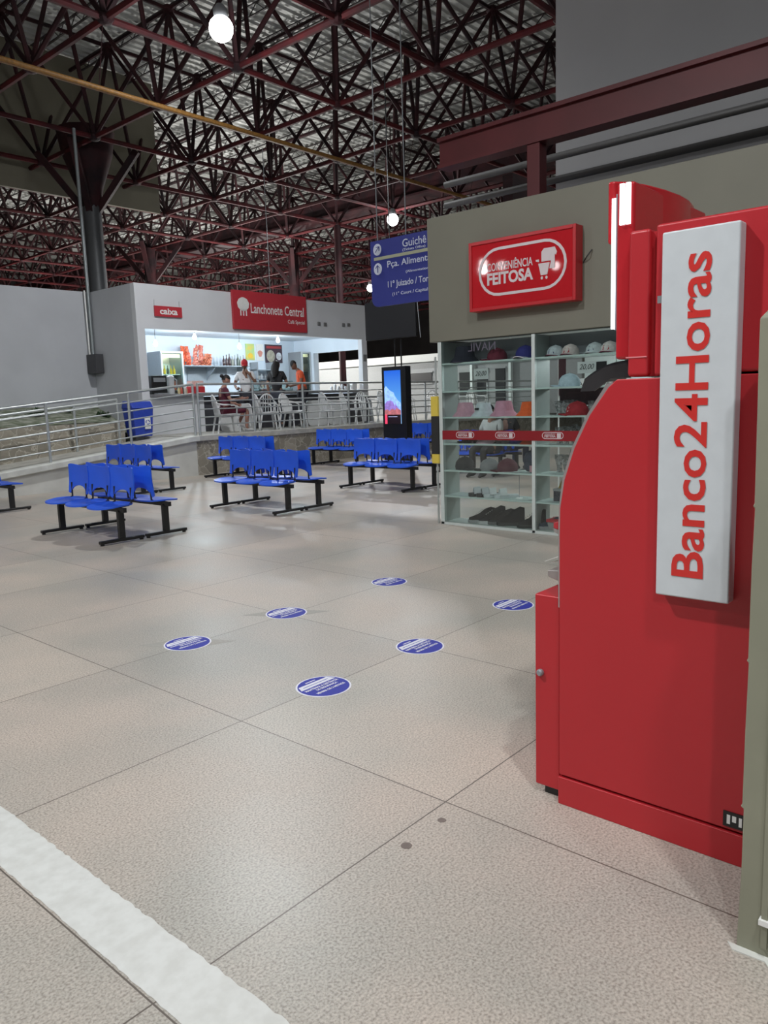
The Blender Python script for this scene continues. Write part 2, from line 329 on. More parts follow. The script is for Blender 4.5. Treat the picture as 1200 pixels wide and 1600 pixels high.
for (x, z, w, lab) in ((10.96, 3.02, 14, 'leftmost of the two small bulbs in the snack bar'), (12.13, 3.22, 110, 'bright bulb hanging above the orange snack bags'), (13.57, 3.02, 14, 'small bulb hanging above the row of bottles'), (14.97, 3.24, 110, 'bright bulb hanging beside the round food poster')):
    t = thing('hanging_bulb', (x, 17, 3.38), 'glowing white ' + lab if 'bright' not in lab else 'glowing ' + lab, 'light bulb', 'snack bar bulbs')
    link('cord', M().tube([(x, 17, z + .08), (x, 17, 3.42)], .006, 5), mat('grey_plastic', (.18, .18, .18)), t)
    link('bulb', M().lathe((x, 17, z), [(.01, -.07), (.04, -.055), (.055, -.01), (.045, .03), (.02, .07), (.018, .09)], 12), BULB, t, True)
    lo = lamp_light((x, 17, z - .10), w, .06, (.86, .95, 1)); lo.parent = t; lo.location = (0, 0, z - .12 - 3.38)
# fridges
GLOWF = mat('lit_fridge_interior', (1, .86, .55), .5, emit=1.6)
CLG = glass()
def fridge(x0, x1, y0, z1, label):
    t = thing('drinks_fridge', ((x0 + x1) / 2, y0 + .3, ZP), label, 'fridge')
    m = M().box(x0, y0 + .06, ZP, x0 + .05, y0 + .65, z1).box(x1 - .05, y0 + .06, ZP, x1, y0 + .65, z1).box(x0 + .05, y0 + .06, z1 - .06, x1 - .05, y0 + .65, z1).box(x0 + .05, y0 + .06, ZP, x1 - .05, y0 + .65, ZP + .2)
    link('cabinet', m, GREYM, t)
    link('back_panel', M().box(x0 + .05, y0 + .6, ZP + .2, x1 - .05, y0 + .64, z1 - .06), mat('fridge_white', (.75, .75, .7), .5), t)
    link('light_box', M().box(x0 + .06, y0 + .07, z1 - .16, x1 - .06, y0 + .12, z1 - .07), GLOWF, t)
    link('light_tube', M().tube([(x0 + .12, y0 + .52, z1 - .1), (x1 - .12, y0 + .52, z1 - .1)], .03, 8), mat('fridge_tube', (1, .93, .75), emit=8), t)
    for k in range(3):
        link('shelf', M().box(x0 + .05, y0 + .12, z1 - .62 - .42 * k, x1 - .05, y0 + .6, z1 - .60 - .42 * k), SIGNW, t)
    d = link('door', M().box(x0, y0, ZP + .15, x0 + .04, y0 + .05, z1).box(x1 - .04, y0, ZP + .15, x1, y0 + .05, z1).box(x0 + .04, y0, z1 - .05, x1 - .04, y0 + .05, z1).box(x0 + .04, y0, ZP + .15, x1 - .04, y0 + .05, ZP + .2), mat('fridge_door_frame', (.5, .53, .55), .4), t)
    link('pane', M().box(x0 + .04, y0 + .02, ZP + .2, x1 - .04, y0 + .03, z1 - .05), CLG, d)
def bottle(x, y, z, h, r, col, cap=(.6, .6, .6)):
    nm = 'bottle_%d%d%d' % tuple(int(c * 9) for c in col)
    return link('bottle', M().lathe((x, y, z), [(r * .9, 0), (r, .02), (r, h * .55), (r * .35, h * .75), (r * .3, h)], 10), mat(nm, col, .2), None, True)
fridge(11.80, 12.50, 18.1, 2.93, 'tall drinks fridge with glass door at the left end of the snack bar')
fridge(17.0, 17.38, 18.2, 3.04, 'narrow lit drinks fridge behind the man in orange')
for k in range(5):
    o = bottle(11.95 + .1 * k, 18.35, 2.31, .26, .035, [(.75, .45, .03), (.8, .5, .05), (.1, .12, .1)][k % 3]); tag(o, 'small bottle on the upper shelf of the left fridge', 'bottle', 'bottles in the left fridge')
for k in range(5):
    o = bottle(11.95 + .1 * k, 18.35, 1.89, .26, .035, [(.4, .3, .2), (.5, .12, .08), (.3, .3, .25)][k % 3]); tag(o, 'small bottle on the lower shelf of the left fridge', 'bottle', 'bottles low in the left fridge')
for k in range(3):
    o = bottle(17.10 + .09 * k, 18.45, 2.42, .26, .033, (.8, .45, .03)); tag(o, 'orange bottle in the narrow fridge behind the man in orange', 'bottle', 'bottles in the narrow fridge')
# bar shelf with bottles
t = thing('wall_shelf', (13.8, 18.7, 2.2), 'grey wall shelf with slanted brackets under the snack bags and bottles', 'shelf')
SHG = mat('grey_shelf', (.30, .34, .38), .5)
link('board', M().box(12.75, 18.45, 2.56, 15.1, 19, 2.59), SHG, t)
for x in (12.78, 13.85, 15.02): link('bracket', M().prism([(18.5, 2.56), (19, 2.56), (19, 2.15)], lambda u, v, w: (w, u, v), x, x + .03), SHG, t)
link('lower_panel', M().box(13.2, 18.96, 2.1, 14.6, 18.99, 2.55), SHG, t)
cols = [(.05, .02, .02), (.04, .02, .05), (.03, .03, .05), (.3, .32, .33), (.35, .36, .38), (.02, .22, .08), (.3, .32, .33), (.35, .35, .36)]
for k, c in enumerate(cols):
    tag(bottle(14.30 + .105 * k, 18.68, 2.59, .30 + .03 * (k % 3), .04, c), ('dark' if k < 3 else 'green' if k == 5 else 'clear') + ' bottle on the shelf behind the man in the red cap', 'bottle', 'bottles on the bar shelf' + (', dark' if k < 3 else ', green' if k == 5 else ', clear'))
# snack bags
def bag_mesh(w, h):
    m = M()
    def fr(s): return lambda u, v: (w * (u - .5) * (1 - .08 * math.sin(math.pi * v)), s * .035 * math.sin(math.pi * u) ** .6 * math.sin(math.pi * v) ** .6, h * v)
    for s in (-1, 1): m.shell(fr(s), 6, 6, .002)
    return m
def bagmat(nm, a, b):
    return mat(nm, a, .25, var=.5, scale=22, var2=b)
BM = [bagmat('bag_orange', (.80, .15, .05), (.30, .015, .012)), bagmat('bag_red', (.35, .02, .02), (.72, .32, .22)), bagmat('bag_salmon', (.75, .24, .12), (.16, .02, .015))]
bags = []
for i, bm_ in enumerate(BM):
    m = bag_mesh(.15, .17); o = link('snack_bag', m, bm_, None, True); bags.append(o)
first = [True] * 3
def put_bag(k, x, z, ry, lab, grp, y=18.62):
    o = bags[k] if first[k] else dup(bags[k]); first[k] = False
    o.location = (x + random.uniform(-.015, .015), y + random.uniform(-.05, .05), z); o.rotation_euler = (random.uniform(-.15, .15), ry + random.uniform(-.22, .22), random.uniform(-.4, .4)); tag(o, lab, 'snack bag', grp)
for r in range(5):
    for c in range(2): put_bag(0, 12.87 + .15 * c, 2.60 + .088 * r, random.uniform(-.1, .1), 'orange snack bag hanging in the left column on the shelf', 'orange snack bags')
for r in range(5):
    for c in range(2): put_bag(1, 13.2 + .16 * c + .02 * r, 2.60 + .10 * r, .35, 'dark red snack bag in the tall middle stack on the shelf', 'red snack bags')
for r in range(3):
    for c in range(3): put_bag(2, 13.50 + .12 * c, 2.60 + .08 * r, random.uniform(-.3, .3), 'salmon coloured snack bag in the low stack nearest the bottles', 'salmon snack bags')
# posters
PG = mat('poster_green', (.25, .50, .25), .5, var=.6, scale=4, var2=(.75, .60, .12))
t = thing('food_poster', (15.55, 18.97, 2.8), 'small green and yellow food poster on the snack bar wall', 'poster')
link('sheet', M().box(15.38, 18.97, 2.80, 15.72, 18.99, 3.29), PG, t); link('picture', M().lathe((0, 0, 0), [(.1, 0), (.1, .005)], 16).__class__().prism([(15.55 + .1 * math.cos(a), 2.93 + .08 * math.sin(a)) for a in [k * .4 for k in range(16)]], lambda u, v, w: (u, w, v), 18.963, 18.97), mat('poster_yellow', (.8, .5, .05)), t)
t = thing('food_poster', (15.95, 18.97, 2.8), 'small white poster with reddish food beside the green one', 'poster')
link('sheet', M().box(15.80, 18.97, 2.78, 16.09, 18.99, 3.29), SIGNW, t)
link('picture', M().prism([(15.94 + .09 * math.cos(a) * (1 + .2 * math.sin(3 * a)), 3.0 + .1 * math.sin(a)) for a in [k * .39 for k in range(16)]], lambda u, v, w: (u, w, v), 18.963, 18.97), mat('poster_pink', (.6, .25, .2)), t)
t = thing('food_poster', (16.5, 18.97, 2.75), 'large dark poster with two round plates of food', 'poster')
link('sheet', M().box(16.15, 18.96, 2.72, 16.85, 18.985, 3.29), mat('poster_dark', (.06, .035, .05), .4), t)
for cx, r, c in ((16.36, .17, (.45, .42, .33)), (16.70, .11, (.75, .75, .78))):
    link('plate_picture', M().prism([(cx + r * math.cos(a), 2.93 + r * 1.1 * math.sin(a)) for a in [k * math.pi / 10 for k in range(20)]], lambda u, v, w: (u, w, v), 18.95, 18.96), mat('plate%d' % int(c[0] * 100), c, .5, var=.3, scale=9), t)
link('caption_band', M().box(16.2, 18.952, 3.17, 16.8, 18.96, 3.24), mat('poster_red', (.4, .05, .05)), t)
# glass shelf unit behind
t = thing('shelf_unit', (15.85, 18.8, ZP), 'grey metal shelf unit with glass jars behind the man in the red cap', 'shelf')
m = M()
for x in (15.50, 16.14): m.box(x, 18.62, ZP, x + .04, 18.95, 2.72)
link('frame', m, GREYM, t)
for k in range(5): link('shelf', M().box(15.5, 18.62, 1.35 + .28 * k, 16.18, 18.95, 1.37 + .28 * k), SHG, t)
for r in range(4):
    for c in range(4): tag(bottle(15.63 + .14 * c, 18.75, 1.65 + .28 * r if r < 3 else 1.37, .16, .045, [(.35, .36, .36), (.12, .13, .14), (.45, .42, .35)][(r + c) % 3]), 'small jar on the grey shelf unit in the snack bar', 'jar', 'jars on the shelf unit')
# counter top goods
t = thing('coffee_machine', (10.42, 16.25, 1.76), 'dark coffee machine at the left end of the counter', 'coffee machine')
link('body', M().box(10.2, 16.1, 1.76, 10.62, 16.4, 2.20), BLK, t, bevel=.02); link('drip_tray', M().box(10.25, 15.95, 1.76, 10.57, 16.1, 1.79), GREYM, t); link('panel', M().box(10.25, 16.09, 2.05, 10.57, 16.1, 2.15), GREYM, t)
t = thing('glass_jar', (10.78, 16.2, 1.76), 'pale tall blender jar beside the coffee machine', 'blender')
link('jar', M().lathe((10.78, 16.2, 1.76), [(.08, 0), (.09, .1), (.075, .13), (.09, .42), (.03, .46)], 14), mat('pale_jar', (.45, .47, .48), .3), t, True)
link('handle', M().tube([(10.86, 16.2, 2.15), (10.95, 16.2, 2.1), (10.95, 16.2, 1.98), (10.87, 16.2, 1.94)], .012, 6), GREYM, t, True)
for k in range(4): tag(bottle(11.0 + .09 * k, 16.2 + .03 * (k % 2), 1.76, .2, .035, [(.5, .4, .2), (.45, .1, .07), (.5, .5, .45)][k % 3]), 'sauce bottle on the counter in front of the left fridge', 'bottle', 'sauce bottles on the counter')
t = thing('snack_display', (11.42, 16.12, 1.76), 'red and white snack display box on the counter', 'box')
link('box', M().box(11.25, 16.0, 1.76, 11.62, 16.25, 1.93), mat('box_red', (.55, .03, .04), .5), t); link('packets', M().box(11.27, 16.02, 1.93, 11.60, 16.23, 2.07), mat('box_packets', (.7, .3, .27), .5, var=.5, scale=30, var2=(.7, .65, .6)), t)
t = thing('glass_case', (13.6, 16.2, 1.76), 'low glass food case on the middle of the counter', 'display case')
link('glass', M().box(12.9, 16.05, 1.76, 14.6, 16.06, 2.05).box(12.9, 16.06, 2.04, 14.6, 16.35, 2.05), CLG, t); link('base', M().box(12.9, 16.05, 1.76, 14.6, 16.35, 1.8), GREYM, t)
for k in range(7): tag(link('cup', M().lathe((16.2 + .15 * k, 16.15, 1.76), [(.03, 0), (.045, .1 + .05 * (k % 2)), (.03, .13 + .06 * (k % 2))], 10), mat('cup_clear', (.6, .63, .66), .2), None, True), 'glass or jar standing at the right end of the counter', 'glass', 'glasses at the right end of the counter')
tag(link('napkin_holder', M().box(17.05, 16.1, 1.76, 17.25, 16.2, 2.02), SIGNW, bevel=.01), 'white napkin holder at the right end of the counter', 'napkin holder')

# ================================================================= PIPE, BOX, BIN, PLANTS
t = thing('conduit', (9.78, 17.86, 2.3), 'grey conduit with switch box running down the inner wall corner', 'conduit')
PIPE = mat('galvanised_pipe', (.30, .33, .34), .45, .6)
link('pipe', M().tube([(9.79, 17.92, 8.0), (9.79, 17.92, 2.75)], .04, 8), PIPE, t, True)
link('pipe', M().tube([(9.70, 17.92, 4.3), (9.70, 17.92, 2.75)], .02, 6), SIGNW, t, True)
link('switch_box', M().box(9.64, 17.55, 2.32, 9.845, 17.98, 2.78), mat('dark_box', (.05, .05, .055), .5), t, bevel=.01)
BLUEB = mat('bin_blue', (.025, .06, .42), .4, var=.08)
def BS_(m):
    m.v = [(x - .28, y - .38, z) for x, y, z in m.v]; return m
t = thing('recycling_bin', (9.53 - .28, 15.62 - .38, ZP), 'blue recycling bin with white symbol at the top of the ramp', 'bin')
link('body', BS_(M().add([(9.34, 15.45, ZP + .02), (9.76, 15.45, ZP + .02), (9.76, 15.8, ZP + .02), (9.34, 15.8, ZP + .02), (9.29, 15.4, 1.45), (9.79, 15.4, 1.45), (9.79, 15.85, 1.45), (9.29, 15.85, 1.45)], [(3, 2, 1, 0), (4, 5, 6, 7), (0, 1, 5, 4), (1, 2, 6, 5), (2, 3, 7, 6), (3, 0, 4, 7)])), BLUEB, t, bevel=.02)
link('lid', BS_(M().prism([(15.38, 1.45), (15.87, 1.45), (15.80, 1.62), (15.5, 1.60)], lambda u, v, w: (w, u, v), 9.28, 9.80)), BLUEB, t, bevel=.02)
link('wheel', BS_(M().tube([(9.3, 15.8, ZP + .06), (9.34, 15.8, ZP + .06)], .06, 12)), BLK, t); link('wheel', BS_(M().tube([(9.76, 15.8, ZP + .06), (9.80, 15.8, ZP + .06)], .06, 12)), BLK, t)
link('label_plate', BS_(M().box(9.56, 15.408, 1.0, 9.70, 15.425, 1.25)), SIGNW, t)
m = M()
for k in range(3):
    a = k * 2.094; P = [(9.63 + .045 * math.cos(a + s), 15.404, 1.15 + .045 * math.sin(a + s)) for s in (0, .5, 1.0, 1.5)]; m.tube(P, .009, 5)
link('recycling_symbol', BS_(m), BLUEB, t)
LEAF = mat('dark_leaf', (.03, .07, .025), .6, var=.4, scale=12)
random.seed(11)
def plant(x, y, z, n, s, label):
    m = M()
    for k in range(n):
        a = random.uniform(0, 6.28); e = random.uniform(.2, 1.3); l = s * random.uniform(.5, 1); d = Vector((math.cos(a) * math.cos(e), math.sin(a) * math.cos(e), math.sin(e))); p = Vector((x, y, z)) + Vector((random.uniform(-1, 1) * s * .6, random.uniform(-1, 1) * s * .4, 0))
        q = p + d * l; sd = d.cross(Vector((0, 0, 1))).normalized() * l * .18; mid = p + d * l * .5 + Vector((0, 0, .01))
        m.add([p, mid + sd, q, mid - sd, mid + Vector((0, 0, -.015))], [(0, 1, 2, 3), (0, 3, 4), (3, 2, 4), (2, 1, 4), (1, 0, 4)])
    tag(link('wild_plant', m, LEAF), label, 'plant')
plant(7.6, 16.6, 1.36, 70, .22, 'dark green weeds growing on the earth bank behind the ramp')
plant(8.5, 16.8, 1.4, 26, .14, 'small tuft of weeds between the bank and the wall corner')
plant(9.55, 17.3, 1.25, 90, .20, 'bushy weeds at the foot of the wall corner below the switch box')
plant(6.2, 16.4, 1.3, 40, .2, 'weeds on the bank at the left edge of the picture')

# ================================================================= HANGING ROOF STRUCTURE
CHORD = mat('red_oxide_steel', (.08, .010, .012), .7, var=.3, scale=2, var2=(.04, .010, .012), spec=.2)
DIAG = mat('dark_red_steel', (.040, .012, .014), .7, var=.3, scale=2, var2=(.018, .010, .012), spec=.2)
DECK = mat('corrugated_roof_sheet', (.50, .51, .49), .5, .1, var=.2, scale=1.2)
ZB, ZT = 8.0, 10.87; X0, Y0, PX, PY = 10.44, 9.87, 2.80, 2.76
ori = Vector((0, 0, 0)); fh = Vector((FW.x, FW.y, 0)).normalized()
def keep(x, y):
    d = Vector((x, y, 0)); l = d.length
    if x > 9.0 and y < 5.6: return False
    if l > 62: return False
    if l < 9: return x > -3 and y > -3
    return d.normalized().dot(fh) > math.cos(math.radians(42))
bot = {}; top = {}
for i in range(-6, 22):
    for j in range(-6, 22):
        x, y = X0 + PX * i, Y0 + PY * j
        if keep(x, y): bot[i, j] = Vector((x, y, ZB))
        if keep(x + PX / 2, y + PY / 2): top[i, j] = Vector((x + PX / 2, y + PY / 2, ZT))
mem = {'bottom_chord': [], 'top_chord': [], 'diagonal_strut': []}
for (i, j), p in bot.items():
    for d in ((1, 0), (0, 1)):
        q = bot.get((i + d[0], j + d[1]))
        if q: mem['bottom_chord'].append((p, q))
    for d in ((0, 0), (-1, 0), (0, -1), (-1, -1)):
        q = top.get((i + d[0], j + d[1]))
        if q: mem['diagonal_strut'].append((p, q))
for (i, j), p in top.items():
    for d in ((1, 0), (0, 1)):
        q = top.get((i + d[0], j + d[1]))
        if q: mem['top_chord'].append((p, q))
fr = thing('roof_space_frame', (X0, Y0, ZB), 'dark red steel space frame of triangles spanning under the whole roof', 'roof truss')
def vis(p):
    d = p - Vector((0, 0, 1.5)); w = d.dot(FW)
    if w < 1: return 1e3
    u = abs(d.dot(RT) / w); v = d.dot(UP) / w
    return d.length if u < .52 and -.1 < v < .70 else 1e3 + d.length
for nm, L in mem.items():
    L.sort(key=lambda s: vis((s[0] + s[1]) / 2)); r = {'bottom_chord': .06, 'top_chord': .05, 'diagonal_strut': .052}[nm]; ma = CHORD if nm == 'bottom_chord' else DIAG
    for p, q in L[:100]: link(nm, M().tube([p, q], r, 6), ma, fr)
    m = M()
    for p, q in L[100:]: m.tube([p, q], r, 5, cap=False)
    if m.v: o = link(nm, m, ma, fr); o['kind'] = 'stuff'
for nm, D in (('bottom_node', bot), ('top_node', top)):
    L = sorted(D.values(), key=vis)
    for p in L[:100]: link(nm, M().ball(p, .16, .16, .10, 8, 5), DIAG, fr)
    m = M()
    for p in L[100:]: m.ball(p, .16, .16, .10, 6, 4)
    if m.v: o = link(nm, m, DIAG, fr); o['kind'] = 'stuff'
# joists (light lattice purlins) under the sheet, running along y
JO = mat('dark_joist_steel', (.05, .04, .04), .6, var=.3)
def joist(x, ya, yb):
    m = M().bar((x, ya, ZT + .10), (x, yb, ZT + .10), .05, .03).bar((x, ya, ZT + .34), (x, yb, ZT + .34), .06, .03)
    y = ya; k = 0
    while y < yb - .3:
        a, b = (ZT + .10, ZT + .34) if k % 2 == 0 else (ZT + .34, ZT + .10); m.bar((x, y, a), (x, y + .3, b), .018, .018); y += .3; k += 1
    return m
x = 1.0
while x < 44:
    ya = max(5.7 if x > 9 else -2, x * .18 - 1); yb = min(46, x * 2.6 + 14)
    o = link('roof_joist', joist(x, ya, min(yb, 46)), JO); tag(o, 'dark lattice roof joist under the corrugated sheeting', 'roof joist', 'roof joists under the sheeting'); x += 1.40
# corrugated sheet, ridges along x
m = M(); ys = []; y = -10.0; k = 0
prof = []
while y < 62: prof += [(y, 0), (y + .10, 0), (y + .14, .05), (y + .24, .05)]; y += .28
zz = ZT + .40
m.v = [(-26, a, zz + b) for a, b in prof] + [(62, a, zz + b) for a, b in prof]; n = len(prof); m.f = [(i, i + 1, n + i + 1, n + i) for i in range(n - 1)]
struct('ceiling', m, DECK)
# dark main girder, columns
t = thing('roof_girder', (24, 30, 8.9), 'long dark box girder crossing the roof frame in the distance', 'girder')
link('girder_box', M().box(23.7, 8, 9.0, 24.3, 52, 9.75), DIAG, t); link('flange', M().box(23.5, 8, 8.93, 24.5, 52, 9.0), DIAG, t)
def column(name, x, y, r, z0, z1, label, ma, caph=0):
    t = thing(name, (x, y, z0), label, 'column')
    link('shaft', M().lathe((x, y, z0), [(r, 0), (r, z1 - z0)], 14), ma, t, True)
    if caph:
        for dx, dy in ((1, 1), (1, -1), (-1, 1), (-1, -1)): link('bracket', M().bar((x, y, z1 - caph), (x + dx * .9, y + dy * .9, z1 + .1), .16, .16), DIAG, t)
    if caph > 1.55: link('capital', M().lathe((x, y, 6.7), [(r, 0), (r * 1.4, .5), (r * 2.6, 1.3), (r * 3.0, 1.9)], 12), DIAG, t, True)
    link('base_plate', M().box(x - r * 1.5, y - r * 1.5, z0, x + r * 1.5, y + r * 1.5, z0 + .05), DIAG, t)
column('steel_column', 11.02, 19.6, .24, ZP, 8.0, 'grey steel column rising behind the white left wall', mat('grey_column', (.10, .105, .11), .45, .4), 1.6)
column('roof_column', 21.64, 20.91, .13, ZP, 8.0, 'slim dark red column standing far behind the snack bar sign', DIAG, 0)
column('roof_column', 24.44, 26.43, .24, ZP, 8.0, 'dark column far away left of the slim red one', DIAG, 1.5)
column('roof_column', 18.84, 29.19, .24, ZP, 8.0, 'dark column far away above the red snack bar sign', DIAG, 1.5)
t = thing('gas_pipe', (12, 13.0, 7.05), 'long ochre yellow pipe slung below the roof frame', 'pipe')
link('pipe', M().tube([(2.5, 13.0, 7.0), (26, 13.0, 7.0)], .045, 8), mat('ochre_paint', (.22, .105, .02), .6, var=.3), t, True)
link('pipe', M().tube([(2.5, 13.1, 7.0), (26, 13.1, 7.03)], .022, 6), mat('ochre_paint', (.42, .20, .03)), t, True)
for k in range(8): link('hanger', M().tube([(4.84 + 2.8 * k, 13.0, 7.0), (4.84 + 2.8 * k, 12.7, 8.0)], .008, 4), DIAG, t)
BEIGE = mat('beige_panel', (.20, .185, .135), .7, var=.06, scale=1)
struct('wall_hanging_panel', M().box(-6, 21.6, 7.42, 14.45, 21.7, 11.2), BEIGE)
# lamps
GLOBE = mat('lamp_globe', (1, 1, 1), .5, emit=20)
LLAB = ['round glowing high-bay lamp hanging nearest the camera', 'small glowing lamp above the blue direction sign', 'tiny distant lamp at the left edge of the blue sign', 'high-bay lamp over the floor left of the red machine', 'high-bay lamp out over the left side of the hall', 'high-bay lamp behind the camera on the left', 'high-bay lamp behind the camera', 'high-bay lamp over the shop roof', 'first of three far lamps mirrored in the shop sign', 'second of three far lamps mirrored in the shop sign', 'third of three far lamps mirrored in the shop sign']
for x, y, z, w in UPLIGHTS:  # unseen lamps added behind the building to brighten the far roof from below
    t = thing('added_uplight', (x, y, ZP), 'added uplight on a short pole, hidden behind the snack bar building', 'lamp', 'added uplights behind the snack bar')
    link('pole', M().tube([(x, y, ZP), (x, y, z - .1)], .04, 8), GREYM, t); link('head', M().lathe((x, y, z - .12), [(.06, 0), (.16, .1), (.17, .12)], 12), GLOBE, t)
    lo = lamp_light((x, y, z + .15), w, .2, (1, .98, .95)); lo.parent = t; lo.location = (0, 0, z + .15 - ZP)
for (x, y, z, w), lab in zip(LAMPS, LLAB):
    t = thing('high_bay_lamp', (x, y, z), lab, 'lamp', 'high-bay lamps')
    link('globe', M().ball((x, y, z), .2, .2, .2, 16, 10), GLOBE, t, True)
    link('stem', M().tube([(x, y, z + .2), (x, y, ZT + .1)], .02, 6), DIAG, t); link('collar', M().lathe((x, y, z + .17), [(.11, 0), (.12, .12), (.06, .2)], 12), GREYM, t, True)
    if not w: continue
    d = bpy.data.lights.new('lamp_spot', 'SPOT'); d.energy = w; d.shadow_soft_size = .15; d.color = (.97, .985, 1); d.spot_size = math.radians(168); d.spot_blend = .35
    lo = bpy.data.objects.new('lamp_spot', d); COL.objects.link(lo); lo.parent = t; lo.location = (0, 0, -.26)
    lo = lamp_light((x, y, z), w * .22, .2, (.97, .985, 1)); lo.parent = t; lo.location = (0, 0, -.3)

# ================================================================= SHOP
OLIVE = mat('olive_paint', (.185, .180, .142), .6, var=.04, scale=2)
struct('wall_shop_fascia', M().box(7.2, -3, 2.115, 7.36, 5.55, 3.485), OLIVE, bevel=.008)
struct('ceiling_shop', M().box(7.36, -3, 2.14, 13.5, 5.5, 2.2), mat('shop_ceiling', (.45, .45, .43), .7))
struct('wall_shop_upper', M().box(9.5, -6, 3.0, 9.7, 5.18, 13), mat('grey_white_upper_wall', (.36, .36, .37), .7, var=.04, scale=1))
struct('ceiling_shop_roof', M().box(7.36, -3, 2.4, 9.5, 5.5, 2.5), mat('shop_roof', (.1, .1, .1), .8))
BEAM = mat('beam_red', (.10, .012, .015), .5, var=.15, scale=2)
t = thing('steel_beam', (8, 2, 4.2), 'thick dark red steel beam running above the shop fascia', 'beam')
link('web', M().box(7.97, -6, 4.26, 8.05, 5.92, 4.56), BEAM, t); link('flange', M().box(7.92, -6, 4.54, 8.14, 5.92, 4.585), BEAM, t); link('flange', M().box(7.92, -6, 4.235, 8.14, 5.92, 4.28), BEAM, t)
t2 = thing('beam_post', (8, 4.6, 2.5), 'short dark red post holding up the steel beam', 'post')
link('shaft', M().box(7.94, 4.53, 2.5, 8.1, 4.69, 4.235), BEAM, t2, bevel=.006); link('foot_plate', M().box(7.85, 4.45, 2.5, 8.2, 4.77, 2.53), BEAM, t2)
t3 = thing('cross_beam', (9, 6.1, 3.9), 'dark red cross beam behind the end of the steel beam', 'beam')
link('web', M().box(9.12, 5.6, 3.95, 11.5, 5.75, 4.35), DIAG, t3); link('post', M().box(9.2, 5.55, 2.2, 9.35, 5.7, 3.95), DIAG, t3)
GP = mat('dull_grey_pipe', (.16, .16, .16), .5, .3)
t = thing('pipe_rack', (9, 2, 4.0), 'pair of grey pipes running along above the shop roof', 'pipe')
link('pipe', M().tube([(9, -6, 4.37), (9, 6.6, 4.37)], .045, 8), GP, t, True); link('pipe', M().tube([(9, -6, 4.10), (9, 6.6, 4.10)], .045, 8), GP, t, True)
link('duct', M().box(8.9, -6, 3.72, 9.2, 5.1, 3.82), GP, t)
# shop sign
RP = mat('glossy_sign_red', (.50, .015, .022), .03, var=.02); RPF = mat('sign_frame_red', (.50, .018, .025), .3)
PK = mat('sign_pale', (.68, .60, .62), .3)
YM = (0, -1, 0)
sg = thing('shop_sign', (7.1, 4.30, 2.37), 'red CONVENIÊNCIA FEITOSA light box sign on the olive fascia', 'sign')
sx = 7.05
ya, yb, za, zb = 4.88, 3.63, 2.385, 3.10
link('box', M().box(sx + .02, yb, za, 7.198, ya, zb), RPF, sg, bevel=.006)
m = M().box(sx - .0, yb, za, sx + .02, yb + .035, zb).box(sx, ya - .035, za, sx + .02, ya, zb).box(sx, yb + .035, za, sx + .02, ya - .035, za + .035).box(sx, yb + .035, zb - .035, sx + .02, ya - .035, zb)
link('frame', m, RPF, sg, bevel=.004)
link('face', M().box(sx + .014, yb + .034, za + .034, sx + .021, ya - .034, zb - .034), RP, sg)
def stad(cy, cz, hw, hh, n=12):
    P = [];
    for k in range(n + 1): a = -math.pi / 2 + math.pi * k / n; P.append((cy - (hw - hh) - hh * math.cos(a), cz + hh * math.sin(a)))
    for k in range(n + 1): a = math.pi / 2 + math.pi * k / n; P.append((cy + (hw - hh) - hh * math.cos(a), cz + hh * math.sin(a)))
    return P
def stad_ring(x, cy, cz, hw, hh, w, th):
    A = stad(cy, cz, hw, hh); B = stad(cy, cz, hw - w, hh - w); n = len(A); m = M()
    v = [(x, *p) for p in A] + [(x, *p) for p in B] + [(x - th, *p) for p in A] + [(x - th, *p) for p in B]; f = []
    for i in range(n):
        j = (i + 1) % n; f += [(2 * n + i, 2 * n + j, 3 * n + j, 3 * n + i), (i, j, 2 * n + j, 2 * n + i), (n + i, 3 * n + i, 3 * n + j, n + j)]
    return m.add(v, f)
cy, cz = 4.245, 2.765
link('outline', stad_ring(sx + .013, cy, cz, .515, .245, .028, .004), PK, sg)
text('lettering', 'CONVENIÊNCIA', (sx + .013, 4.655, 2.775), YM, UZ, .545, .105, PK, sg, bold=.012)
text('lettering', 'FEITOSA', (sx + .013, 4.655, 2.635), YM, UZ, .55, .125, PK, sg, bold=.035)
mp = lambda u, v, w: (w, 3.885 + u * .8, 2.62 + v)
m = M().prism([(.20, .16), (.04, .16), (.075, .045), (.165, .045)], mp, sx + .009, sx + .013)
m.prism([(.235, .20), (.19, .20), (.19, .175), (.235, .185)], mp, sx + .009, sx + .013)
for a in (.085, .15): m.prism([(a + .016 * math.cos(k), .018 + .016 * math.sin(k)) for k in [i * .785 for i in range(8)]], mp, sx + .009, sx + .013)
m.prism([(.155, .175), (.155, .27), (.12, .30), (-.03, .30), (-.06, .25), (-.045, .22), (-.03, .235), (-.03, .10), (.045, .10), (.02, .175)], mp, sx + .009, sx + .013)
link('cart_emblem', m, PK, sg)
link('cable', M().tube([(7.19, 3.62, 2.75), (7.15, 3.56, 2.80), (7.19, 3.53, 2.86)], .006, 5), BLK, sg)
